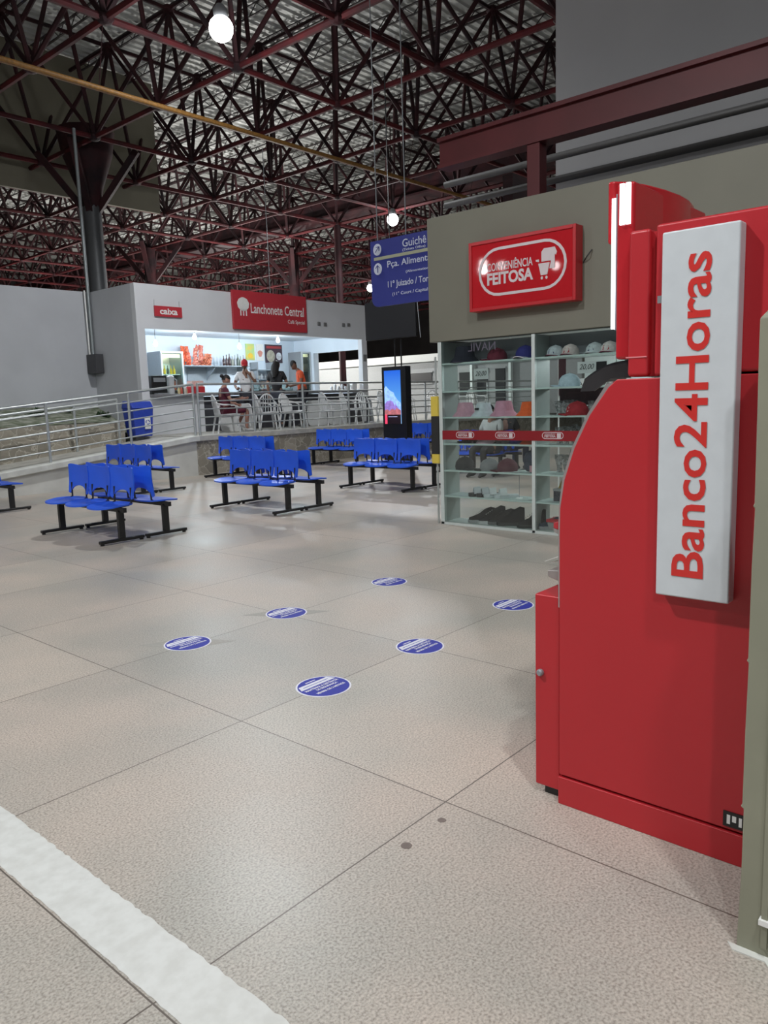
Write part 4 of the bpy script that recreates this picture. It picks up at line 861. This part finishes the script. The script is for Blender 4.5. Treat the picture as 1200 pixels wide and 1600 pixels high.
# ================================================================= FAR WALL
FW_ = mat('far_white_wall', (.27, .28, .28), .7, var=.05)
struct('wall_far', M().box(24, 8, ZP - .02, 24.2, 26, 3.10), FW_)
struct('trim_3', M().box(23.85, 8, 2.84, 24.02, 26, 3.12), mat('far_trim', (.48, .49, .47), .6))
def far_open(y0, y1, z0, z1, label):
    t = thing('service_window', (23.95, (y0 + y1) / 2, z0), label, 'window')
    link('dark_pane', M().box(23.96, y0, z0, 23.99, y1, z1), BLK, t); link('frame', M().box(23.93, y0 - .06, z0 - .06, 23.98, y1 + .06, z0).box(23.93, y0 - .06, z1, 23.98, y1 + .06, z1 + .06), FW_, t)
far_open(18.4, 19.6, 2.05, 2.42, 'dark service window on the far white wall right of the totem')
for k, (a, b, c, d) in enumerate(((16.55, 17.1, 1.5, 2.35), (15.85, 16.3, 1.5, 2.40), (15.1, 15.5, 1.2, 2.42))): far_open(a, b, c, d, ['left', 'middle', 'right'][k] + ' dark door pane on the far wall seen through the cabinet')
for k, y_ in enumerate((17.9, 16.45, 14.8)):
    tag(link('wall_post', M().box(23.8, y_ - .05, ZP, 23.95, y_ + .05, 3.0), DOORW), ['left', 'middle', 'right'][k] + ' white post on the far wall seen through the cabinet', 'post')
BACKDROP = mat('dark_backdrop', (.035, .03, .03), .9, var=.3, scale=.5)  # backdrop walls added to cover the world colour and keep the distance dark
struct('wall_backdrop_right', M().box(59, -10, 0, 59.3, 60, 11), BACKDROP); struct('wall_backdrop_back', M().box(-26, 59, 0, 59, 59.3, 11), BACKDROP)
# ================================================================= PLASTIC CHAIRS AND TABLES
PLW = mat('white_plastic', (.66, .67, .67), .4, var=.03)
def make_chair():
    t = thing('plastic_chair', (0, 0, 0), '', 'chair')   # faces -y
    link('seat', M().shell(lambda u, v: ((u - .5) * .44 * (1 - .08 * v), -.22 + .42 * v, .43 - .02 * math.sin(PI * u) + .012 * (1 - v)), 8, 6, .018), PLW, t, True)
    arch = [(-.21 * math.cos(a) * (1 if True else 1), .20 + .10 * math.sin(a), .43 + .44 * math.sin(a) ** .75) for a in [PI * k / 12 for k in range(13)]]
    b = link('backrest', M().tube(arch, .018, 6), PLW, t, True)
    for q in (-.1, -.035, .035, .1): link('slat', M().bar((q, .20, .43), (q * .8, .29, .84), .045, .010), PLW, b)
    for s in (-1, 1):
        link('armrest', M().tube([(s * .23, -.18, .42), (s * .255, -.19, .60), (s * .26, -.10, .645), (s * .255, .12, .65), (s * .20, .25, .68)], .018, 6), PLW, t, True)
        link('leg', M().tube([(s * .20, -.19, .42), (s * .245, -.24, 0)], [.026, .018], 6), PLW, t, True); link('leg', M().tube([(s * .19, .19, .42), (s * .22, .27, 0)], [.026, .018], 6), PLW, t, True)
    return t
ch = make_chair(); used = False
CH = [(10.95, 14.34, 1.20, 'white plastic chair carrying the seated person in maroon'), (12.05, 14.2, 1.2, 'white plastic chair by the railing in front of the man in the red cap'), (12.55, 14.85, 2.6, 'white plastic chair half hidden behind the one by the railing'), (12.85, 14.2, .15, 'white plastic chair with its back to the black-shirted person'), (13.45, 14.75, .5, 'white plastic chair right behind the one with its back turned'), (14.3, 14.3, 1.4, 'white plastic chair in front of the two leaning tables'), (15.02, 14.25, .4, 'white plastic chair left of the totem, nearest the railing'), (15.72, 14.35, -.3, 'white plastic chair beside the dark gap left of the totem'),
      (16.55, 14.25, .2, 'white plastic chair close behind the totem edge'), (17.6, 14.6, .2, 'first white chair right of the totem'), (18.35, 15.1, 1.0, 'second white chair right of the totem'), (18.95, 14.4, -.5, 'third white chair right of the totem'), (19.75, 14.6, 2.2, 'left white chair behind the railing seen through the cabinet'), (20.55, 14.5, .4, 'middle white chair behind the railing seen through the cabinet'), (21.4, 14.6, -.3, 'right white chair behind the railing seen through the cabinet')]
for x, y, a, lab in CH:
    o = ch if not used else dup(ch); used = True; o.location = (x, y, ZP); o.rotation_euler = (0, 0, a); tag(o, lab, 'chair', 'white plastic chairs on the platform')
def table_on_edge(x, y, w, h, rz, label):
    t = thing('folded_table', (0, 0, 0), label, 'table', 'white plastic tables stood on edge')
    r = .1; P = []
    for cx_, cz_, a0 in ((w / 2 - r, r, -PI / 2), (w / 2 - r, h - r, 0), (-w / 2 + r, h - r, PI / 2), (-w / 2 + r, r, PI)): P += [(cx_ + r * math.cos(a0 + PI / 2 * k / 4), cz_ + r * math.sin(a0 + PI / 2 * k / 4)) for k in range(5)]
    link('tabletop', M().prism(P, lambda u, v, w_: (u, w_ + v * .12, v), -.015, .015), PLW, t, bevel=.006)
    for s in (-1, 1): link('leg', M().tube([(s * w * .36, .07, .12), (s * w * .36, .16, h * .85)], .018, 6), PLW, t, True)
    t.location = (x, y, ZP); t.rotation_euler = (0, 0, rz)
table_on_edge(11.72, 15.15, .62, .66, 0, 'white tabletop on edge behind the seated person')
table_on_edge(11.87, 14.7, .66, .66, 1.35, 'white tabletop on edge seen almost edge-on below the man in the red cap')
table_on_edge(14.78, 15.3, .74, .68, 0, 'left of two wide white tabletops leaning under the counter')
table_on_edge(15.52, 15.25, .74, .68, 0, 'right of two wide white tabletops leaning under the counter')
table_on_edge(17.0, 15.3, .6, .68, .9, 'white tabletop on edge just left of the totem')
t = thing('cafe_table', (16.3, 15.2, ZP), 'dark round table with condiments behind the railing left of the totem', 'table')
link('top', M().lathe((16.5, 15.0, ZP), [(.4, .70), (.42, .72), (.4, .74)], 20), DK, t, True); link('pedestal', M().lathe((16.5, 15.0, ZP), [(.25, 0), (.06, .04), (.04, .70)], 12), DK, t, True)

# ================================================================= PEOPLE
def skin_mesh(J, E, root, name, sub=1, extra=None):
    """J: name -> (pos, radius); E: edges by name; a skin-modifier surface turned into a plain mesh"""
    ks = list(J); me = bpy.data.meshes.new('sk'); me.from_pydata([J[k][0] for k in ks], [(ks.index(a), ks.index(b)) for a, b in E], [])
    o = bpy.data.objects.new('sk', me); COL.objects.link(o); md = o.modifiers.new('s', 'SKIN'); md.use_smooth_shade = True
    for i, k in enumerate(ks):
        r = J[k][1]; sv = me.skin_vertices[0].data[i]; sv.radius = r if isinstance(r, tuple) else (r, r); sv.use_root = (k == root)
    s = o.modifiers.new('u', 'SUBSURF'); s.levels = sub; s.render_levels = sub
    bpy.context.view_layer.update(); dg = bpy.context.evaluated_depsgraph_get(); e = bpy.data.meshes.new_from_object(o.evaluated_get(dg))
    m = M(); m.add([v.co.copy() for v in e.vertices], [tuple(p.vertices) for p in e.polygons])
    bpy.data.objects.remove(o); return m
def person(loc, rz, label, skin, shirt, trousers, hair, pose, cap_col=None, long_hair=False, sleeve=.55, shoes=(.03, .03, .03), shorts=False):
    """faces local -y ; right arm on +x side is 'R' """
    J0 = dict(pel=((0, 0, .93), .125), spi=((0, .0, 1.10), .115), che=((0, .01, 1.30), .14), nek=((0, .01, 1.46), .055), hed=((0, -.01, 1.54), .06),
              hiL=((-.09, 0, .88), .085), knL=((-.10, -.02, .49), .058), anL=((-.10, .01, .09), .038), toL=((-.11, -.14, .035), .034),
              hiR=((.09, 0, .88), .085), knR=((.10, -.02, .49), .058), anR=((.10, .01, .09), .038), toR=((.11, -.14, .035), .034),
              shL=((-.17, .01, 1.40), .055), elL=((-.24, .03, 1.13), .040), wrL=((-.25, -.06, .90), .026), haL=((-.25, -.09, .82), .030),
              shR=((.17, .01, 1.40), .055), elR=((.24, .03, 1.13), .040), wrR=((.25, -.06, .90), .026), haR=((.25, -.09, .82), .030))
    for k, p in pose.items(): J0[k] = (p, J0[k][1])
    J = dict(J0); E = [('pel', 'spi'), ('spi', 'che'), ('che', 'nek'), ('nek', 'hed')]
    for s in 'LR':
        E += [('pel', 'hi' + s), ('hi' + s, 'kn' + s), ('kn' + s, 'an' + s), ('an' + s, 'to' + s), ('che', 'sh' + s), ('sh' + s, 'el' + s), ('el' + s, 'wr' + s), ('wr' + s, 'ha' + s)]
        w = Vector(J['wr' + s][0]); h = Vector(J['ha' + s][0]); d = (h - w).normalized(); side = d.cross(Vector((0, 1, .2))).normalized(); bend = side.cross(d).normalized()
        for i, (o_, l) in enumerate(((-.030, .075), (-.010, .085), (.010, .080), (.030, .062))):
            a, b = 'f%d%s' % (i, s), 'g%d%s' % (i, s); J[a] = (tuple(h + side * o_ * .9 + d * (l * .55)), .009); J[b] = (tuple(h + side * o_ + d * l + bend * .02), .008); E += [('ha' + s, a), (a, b)]
        a = 'th' + s; J[a] = (tuple(w + d * .04 + side * -.055 + bend * .01), .010); E.append(('wr' + s, a))
    t = thing('person', (0, 0, 0), label, 'person')
    SK = mat('skin_%d' % int(skin[0] * 100), skin, .55, var=.04)
    m = skin_mesh(J, E, 'pel', 'b')
    hc = Vector(J['hed'][0]); nk = Vector(J['nek'][0]); up = (hc - nk).normalized(); c = hc + up * .085; fwd = Vector((0, -1, 0)) - up * Vector((0, -1, 0)).dot(up); fwd.normalize()
    if 'look' in pose_extra: fwd = (fwd + Vector(pose_extra['look'])).normalized()
    rt = fwd.cross(up).normalized()
    def hp(a, b, d_): return c + rt * a + fwd * b + up * d_
    # head: egg with brow, nose, chin, ears
    hv = M().ball((0, 0, 0), .072, .090, .112, 16, 12); pts = []
    for x_, y_, z_ in hv.v:
        f_ = -y_
        if z_ < -.02: x_ *= 1 + z_ * 1.6; f_ = f_ * (1 + z_ * .8)
        if f_ > .03 and -.05 < z_ < .0: f_ += .0
        pts.append(hp(x_, f_, z_))
    m.add(pts, hv.f)
    for cc, r_ in ((hp(0, .092, -.018), (.012, .018, .018)), (hp(0, .088, -.035), (.016, .014, .010)), (hp(0, .078, -.062), (.022, .010, .007)), (hp(.073, -.005, -.015), (.010, .018, .028)), (hp(-.073, -.005, -.015), (.010, .018, .028))): m.ball(cc, *r_, 8, 6)
    body = link('body', m, SK, t, True)
    for s in (-1, 1): link('eye', M().ball(hp(s * .030, .078, .010), .010, .006, .006, 8, 5), BLK, t)
    # shirt
    G = {}; k_ = 1.16
    for n in ('pel', 'spi', 'che'): G[n] = (J0[n][0], J0[n][1] * k_)
    G['nb'] = (tuple(Vector(J0['che'][0]).lerp(Vector(J0['nek'][0]), .72)), .075); GE = [('pel', 'spi'), ('spi', 'che'), ('che', 'nb')]
    for s in 'LR':
        G['sh' + s] = (J0['sh' + s][0], J0['sh' + s][1] * 1.35); G['e' + s] = (tuple(Vector(J0['sh' + s][0]).lerp(Vector(J0['el' + s][0]), sleeve * 1.3)), .058); GE += [('che', 'sh' + s), ('sh' + s, 'e' + s)]
    sc = mat('shirt_%02x%02x%02x' % tuple(int(q * 255) for q in shirt), shirt, .8, var=.1, scale=9)
    link('shirt', skin_mesh(G, GE, 'spi', 's'), sc, t, True)
    G = {'pel': (J0['pel'][0], J0['pel'][1] * 1.10)}; GE = []
    for s in 'LR':
        G['hi' + s] = (J0['hi' + s][0], .098); G['kn' + s] = (J0['kn' + s][0], .072); GE += [('pel', 'hi' + s), ('hi' + s, 'kn' + s)]
        if not shorts: G['an' + s] = (tuple(Vector(J0['an' + s][0]) + Vector((0, 0, .03))), .056); GE.append(('kn' + s, 'an' + s))
    link('shorts' if shorts else 'trousers', skin_mesh(G, GE, 'pel', 't'), mat('trouser_%02x%02x%02x' % tuple(int(q * 255) for q in trousers), trousers, .8, var=.1), t, True)
    for s in 'LR':
        a = Vector(J0['an' + s][0]); b = Vector(J0['to' + s][0]); link('shoe', M().tube([a + (a - b) * .25 + Vector((0, 0, -.045)), a + Vector((0, 0, -.035)), a.lerp(b, .6), b + (b - a) * .1], [.036, .045, .043, .025], 10), mat('footwear_%d' % int(shoes[0] * 99), shoes, .6), t, True)
    HM = mat('hair_%d' % int(hair[0] * 200), hair, .7, var=.3, scale=40)
    hm = M(); hb = M().ball((0, 0, 0), .082, .100, .120, 16, 12); k = {}; vs_, fs_ = [], []
    for i, (x_, y_, z_) in enumerate(hb.v): vs_.append(hp(x_, -y_ - .012, z_ + .008))
    for f in hb.f:
        if all((hb.v[i][2] > .03 or hb.v[i][1] > .01 and hb.v[i][2] > -.06) for i in f): fs_.append(f)
    hm.add(vs_, fs_)
    if long_hair:
        hm.tube([hp(0, -.03, .07), hp(0, -.09, 0), hp(0, -.115, -.12), hp(0, -.12, -.27), hp(.01, -.11, -.42)], [.06, .085, .105, .10, .045], 12)
    elif pose_extra.get('bun'): hm.ball(hp(.0, -.13, .05), .045, .045, .045, 10, 7)
    link('hair', hm, HM, t, True)
    if cap_col:
        cm = M(); cb = M().ball((0, 0, 0), .088, .106, .112, 16, 10); vs_ = [hp(x_, -y_ - .004, z_ + .03) for x_, y_, z_ in cb.v]; fs_ = [f for f in cb.f if all(cb.v[i][2] > -.005 for i in f)]; cm.add(vs_, fs_)
        cm.shell(lambda u, v: hp((u - .5) * .15 * (1 - .3 * v * v), .085 + .075 * v * math.sin(PI * (.15 + .7 * u)), .035 - .02 * (2 * u - 1) ** 2 - .01 * v), 8, 4, .006)
        link('cap', cm, mat('cap_cloth_%d' % int(cap_col[0] * 99), cap_col, .8), t, True)
    t.location = loc; t.rotation_euler = (0, 0, rz); return t
pose_extra = {}
toward = math.atan2(-.60, -.80) + PI / 2
person((12.50, 15.5, ZP), toward + .25, 'person in a white T-shirt and red cap standing with one hand at the mouth', (.22, .11, .07), (.68, .69, .70), (.02, .02, .03), (.02, .015, .012),
       dict(elR=(.25, -.06, 1.16), wrR=(.12, -.19, 1.36), haR=(.06, -.17, 1.44), elL=(-.27, .02, 1.14), wrL=(-.22, -.18, 1.02), haL=(-.19, -.25, 1.03), hed=(0, -.02, 1.54)), cap_col=(.45, .02, .03))
pose_extra = {}
person((13.45, 15.4, ZP), PI + toward - .1, 'person with long black hair in a black top standing at the counter, back turned', (.30, .16, .11), (.012, .012, .014), (.03, .035, .05), (.008, .007, .007),
       dict(elL=(-.26, -.05, 1.14), wrL=(-.20, -.25, 1.06), haL=(-.17, -.32, 1.07), elR=(.27, -.02, 1.13), hed=(0, -.03, 1.53)), long_hair=True)
pose_extra = {'look': (0, 0, -.5)}
person((14.25, 15.3, ZP), toward - 1.25, 'person in an orange T-shirt standing with head bent down', (.18, .09, .06), (.72, .10, .03), (.02, .02, .03), (.01, .008, .008),
       dict(che=(0, -.05, 1.33), nek=(0, -.09, 1.48), hed=(0, -.15, 1.55), shL=(-.18, -.05, 1.43), shR=(.18, -.05, 1.43), elL=(-.26, -.08, 1.17), wrL=(-.16, -.28, 1.08), haL=(-.11, -.34, 1.09), elR=(.26, -.06, 1.16), wrR=(.18, -.27, 1.08), haR=(.12, -.33, 1.09)), shoes=(.03, .03, .03))
pose_extra = {'bun': True}
sit = {}
for s, sx_ in (('L', -1), ('R', 1)):
    sit['hi' + s] = (sx_ * .10, -.02, .50); sit['kn' + s] = (sx_ * .12, -.46, .52); sit['an' + s] = (sx_ * .12, -.42, .10); sit['to' + s] = (sx_ * .13, -.58, .04)
    sit['sh' + s] = (sx_ * .17, .04, .99); sit['el' + s] = (sx_ * .24, -.04, .74); sit['wr' + s] = (sx_ * .20, -.26, .66); sit['ha' + s] = (sx_ * .18, -.34, .64)
sit.update(pel=(0, 0, .55), spi=(0, .03, .70), che=(0, .04, .89), nek=(0, .02, 1.05), hed=(0, -.01, 1.12), anR=(.05, -.30, .22), toR=(.0, -.44, .12), wrL=(-.30, -.28, .78), haL=(-.32, -.36, .78))
person((10.97, 14.35, ZP), 1.20, 'person in a maroon top and shorts sitting sideways on a white plastic chair', (.35, .18, .13), (.10, .012, .03), (.12, .012, .03), (.012, .01, .01), sit, shorts=True, shoes=(.5, .5, .5))
pose_extra = {}
sit2 = dict(sit); 
for k_ in ('anR', 'toR', 'wrL', 'haL'): sit2.pop(k_)
for k_ in sit2: sit2[k_] = (sit2[k_][0], sit2[k_][1], max(.04, sit2[k_][2] - .0))
for s_, sx_ in (('L', -1), ('R', 1)): sit2['an' + s_] = (sx_ * .12, -.44, .10); sit2['to' + s_] = (sx_ * .13, -.60, .035); sit2['wr' + s_] = (sx_ * .16, -.26, .62); sit2['ha' + s_] = (sx_ * .10, -.32, .62)
person((12.16, 7.97, 0), -PI / 2, 'person in a light grey top and black trousers seated beyond the display cabinet', (.3, .17, .12), (.50, .53, .52), (.02, .02, .022), (.015, .012, .012), sit2)
person((12.74, 7.97, 0), PI / 2, 'person in dark clothes seated back to back with the one in grey', (.2, .11, .08), (.02, .02, .022), (.03, .04, .08), (.012, .01, .01), sit2)

# ================================================================= CASH MACHINE
AR = mat('machine_red', (.47, .020, .028), .38, var=.03, scale=2, bump=.0)
AR2 = mat('machine_red_gloss', (.48, .020, .028), .22)
at = thing('cash_machine', (2.75, .75, 0), 'large red cash machine with white Banco24Horas sign on its side', 'cash machine')
ax0, ax1 = 2.39, 3.12; yb_ = .12; mpx = lambda u, v, w: (w, u, v)
link('plinth', M().box(ax0 - .004, yb_, 0, ax1, 1.292, .105), AR, at, bevel=.003)
prof = [(yb_, .113), (1.29, .113), (1.29, 1.00), (1.288, 1.10), (1.272, 1.20), (1.235, 1.31), (1.18, 1.42), (1.115, 1.51), (1.085, 1.535), (yb_, 1.535)]
link('lower_body', M().prism(prof, mpx, ax0, ax1), AR, at, bevel=.004)
prof2 = [(1.30, .74), (1.30, 1.0), (1.298, 1.10), (1.285, 1.20), (1.247, 1.315), (1.192, 1.425), (1.127, 1.52), (1.10, 1.53), (1.17, 1.42), (1.225, 1.31), (1.262, 1.20), (1.28, 1.10), (1.28, .74)]
link('edge_trim', M().prism(prof2, mpx, ax0 + .012, ax1 - .012), mat('silver_trim', (.42, .38, .38), .3, .5), at)
link('upper_body', M().box(ax0 + .0, yb_, 1.541, ax1, .965, 1.995), AR, at, bevel=.010)
link('upper_front', M().box(ax0 + .008, .985, 1.541, ax1 - .01, 1.055, 1.99), AR, at, bevel=.012)
link('upper_core', M().box(ax0 + .03, .95, 1.541, ax1 - .03, 1.0, 1.98), AR, at)
link('seam_strip', M().box(ax0 + .006, .99, 1.600, ax1 - .01, 1.058, 1.604), mat('seam_light', (.75, .25, .27), .3), at)
fp = link('front_panel', M().box(ax0 + .05, 1.055, 1.60, ax1 - .03, 1.115, 2.15), AR2, at, bevel=.01)
LED = mat('led_white', (.86, .95, 1), .5, emit=1.8)
for k in range(3): link('light_strip', M().box(ax0 + .060 + .024 * k, 1.118, 1.70, ax0 + .072 + .024 * k, 1.135, 2.11), LED, fp)
link('light_housing', M().box(ax0 + .055, 1.112, 1.695, ax0 + .135, 1.118, 2.12), mat('strip_housing', (.25, .22, .26), .4), fp)
for k in range(2): link('light_strip', M().box(ax0 + .040, 1.066 + .02 * k, 2.02, ax0 + .049, 1.080 + .02 * k, 2.145), LED, fp)
# curved topper
P = [(1.10, ax0 + .06)]
arc = []
for k in range(13):
    a = PI / 2 * k / 12; arc.append((1.10 - .25 * math.sin(a) , ax0 + .06 + .0 + .28 * (1 - math.cos(a)) ))
top_poly = [(1.15, 2.45), (1.13, 2.455), (1.095, 2.50), (1.07, 2.58), (1.052, 2.69), (1.045, 2.80), (1.05, 2.90), (1.07, 3.0), (1.10, 3.08), (1.15, 3.10)]
link('topper', M().prism(top_poly, lambda u, v, w: (v, u, w), 1.97, 2.165), AR2, at, True, bevel=.008)
link('keypad_hood', M().shell(lambda u, v: (ax0 + .12 + .30 * v, 1.10 + .155 * u, 1.592 - .055 * u ** 2.2), 8, 4, .012), mat('hood_black', (.015, .015, .018), .3), at, True)
link('hood_side', M().prism([(1.09, 1.54), (1.10, 1.592), (1.18, 1.580), (1.255, 1.54), (1.27, 1.50), (1.22, 1.50), (1.16, 1.54)], mpx, ax0 + .115, ax0 + .125), mat('hood_grey', (.03, .028, .03), .35), at)
dr = link('front_door', M().box(ax0 + .02, 1.298, .035, ax1 - .02, 1.40, .775), AR, at, bevel=.006)
link('door_gap', M().box(ax0 + .03, 1.289, .05, ax1 - .03, 1.299, .76), BLK, at)
lk = link('lock', M().lathe((0, 0, 0), [(.013, 0), (.013, .012), (.009, .018)], 14), GREYM, dr)
lk.data.transform(Matrix.Translation(Vector((0, 0, 0)))); 
for v in lk.data.vertices:
    p = v.co + wloc(dr); v.co = Vector((ax0 + .021 - p.z, 1.375 + p.x, .48 + p.y)) - wloc(dr)
link('foot', M().box(ax0 + .04, 1.28, 0, ax0 + .18, 1.37, .03), BLK, at)
TRY = mat('tray_grey', (.36, .33, .32), .35, .3)
link('receipt_tray', M().prism([(1.30, .76), (1.35, .79), (1.42, .81), (1.42, .835), (1.36, .84), (1.30, .90)], mpx, ax0 + .15, ax1 - .15), TRY, at, bevel=.004)
link('fascia', M().box(ax0 + .08, 1.298, .80, ax1 - .08, 1.33, 1.10), TRY, at, bevel=.006)
PAP = mat('receipt_paper', (.78, .77, .74), .6)
for k, (y0, z0, y1, z1) in enumerate(((1.33, .89, 1.46, .855), (1.32, .87, 1.45, .845), (1.33, .965, 1.40, .945))):
    link('receipt', M().shell(lambda u, v: (ax0 + .20 + .08 * u + .02 * k, y0 + (y1 - y0) * v, z0 + (z1 - z0) * v + .008 * math.sin(PI * v)), 2, 5, .002), PAP, at)
link('card_reader', M().prism([(1.30, .98), (1.39, 1.0), (1.39, 1.02), (1.30, 1.05)], mpx, ax0 + .14, ax0 + .34), mat('reader_red', (.45, .03, .04), .3), at, bevel=.003)
link('reader_lip', M().prism([(1.30, .955), (1.385, .985), (1.39, 1.0), (1.30, .98)], mpx, ax0 + .14, ax0 + .34), TRY, at)
# side sign
SWT = mat('sign_panel_white', (.60, .64, .67), .4, var=.02); LR_ = mat('letter_red', (.62, .03, .025), .4)
ss = link('side_sign', M().box(2.338, .703, .857, ax0, .925, 1.957), SWT, at, bevel=.006, label='white upright sign panel with red lettering')
text('lettering', 'Banco24Horas', (2.337, .778, .925), (0, 0, 1), (0, 1, 0), .962, .098, LR_, ss, th=.001, bold=.016, label='red Banco24Horas lettering reading upwards')
link('side_lock', M().tube([(2.37, .937, 1.768), (2.385, .937, 1.768)], .011, 12).box(2.362, .929, 1.757, 2.372, .945, 1.779), GREYM, at)
pl = link('rating_plate', M().box(2.386, .62, .125, 2.39, .712, .175), BLK, at)
link('plate_mark', M().box(2.3845, .690, .135, 2.386, .700, .165).box(2.3845, .672, .145, 2.386, .684, .165).box(2.3845, .655, .135, 2.386, .664, .165), SIGNW, pl)
# ================================================================= OLIVE HALF WALL (near right)
OL2 = mat('olive_render', (.27, .27, .20), .65, var=.07, scale=4, bump=.12)
random.seed(2)
def hw():
    m = M(); zs = [0, .004, .22, .40, .404, .41, .62, .80, .804, .81, 1.05, 1.20, 1.204, 1.21, 1.45, 1.60, 1.66, 1.683, 1.69]
    P = []
    for z in zs:
        d = .003 * random.uniform(-1, 1) + (.004 if abs((z % .4) - .004) < .002 and z > .1 else 0); e = .015 if z > 1.68 else (.006 if z > 1.67 else 0)
        P.append([(2.02 + e, .555 + d - e, z), (2.02 + e, -.9, z), (2.16 - e, -.9, z), (2.16 - e, .555 + d - e, z)])
    v = [q for r in P for q in r]; f = [(0, 1, 2, 3), tuple(range(len(v) - 4, len(v)))[::-1]]
    for i in range(len(zs) - 1):
        for k in range(4): f.append((4 * i + k, 4 * i + (k + 1) % 4, 4 * i + 4 + (k + 1) % 4, 4 * i + 4 + k))
    return m.add(v, f)
t = thing('half_wall', (2.09, -.1, 0), 'olive painted low wall end at the right edge of the picture', 'partition')
link('masonry', hw(), OL2, t, bevel=.004)
link('conduit', M().box(2.008, .48, .03, 2.02, .495, 1.66), OL2, t); link('conduit_clip', M().box(2.0, .455, .10, 2.02, .50, .115), SIGNW, t)
link('cement_smear', M().prism([(2.02, .58), (1.995, .56), (2.0, .48), (1.95, .44), (1.93, .38), (1.90, .30), (1.93, .31), (1.96, .38), (1.99, .42), (2.02, .45)], lambda u, v, w: (u, v, w), .0, .003), CURB, fl)
# remove helper leftovers
for o in list(COL.objects):
    if o.type == 'MESH' and len(o.data.vertices) == 0: bpy.data.objects.remove(o)
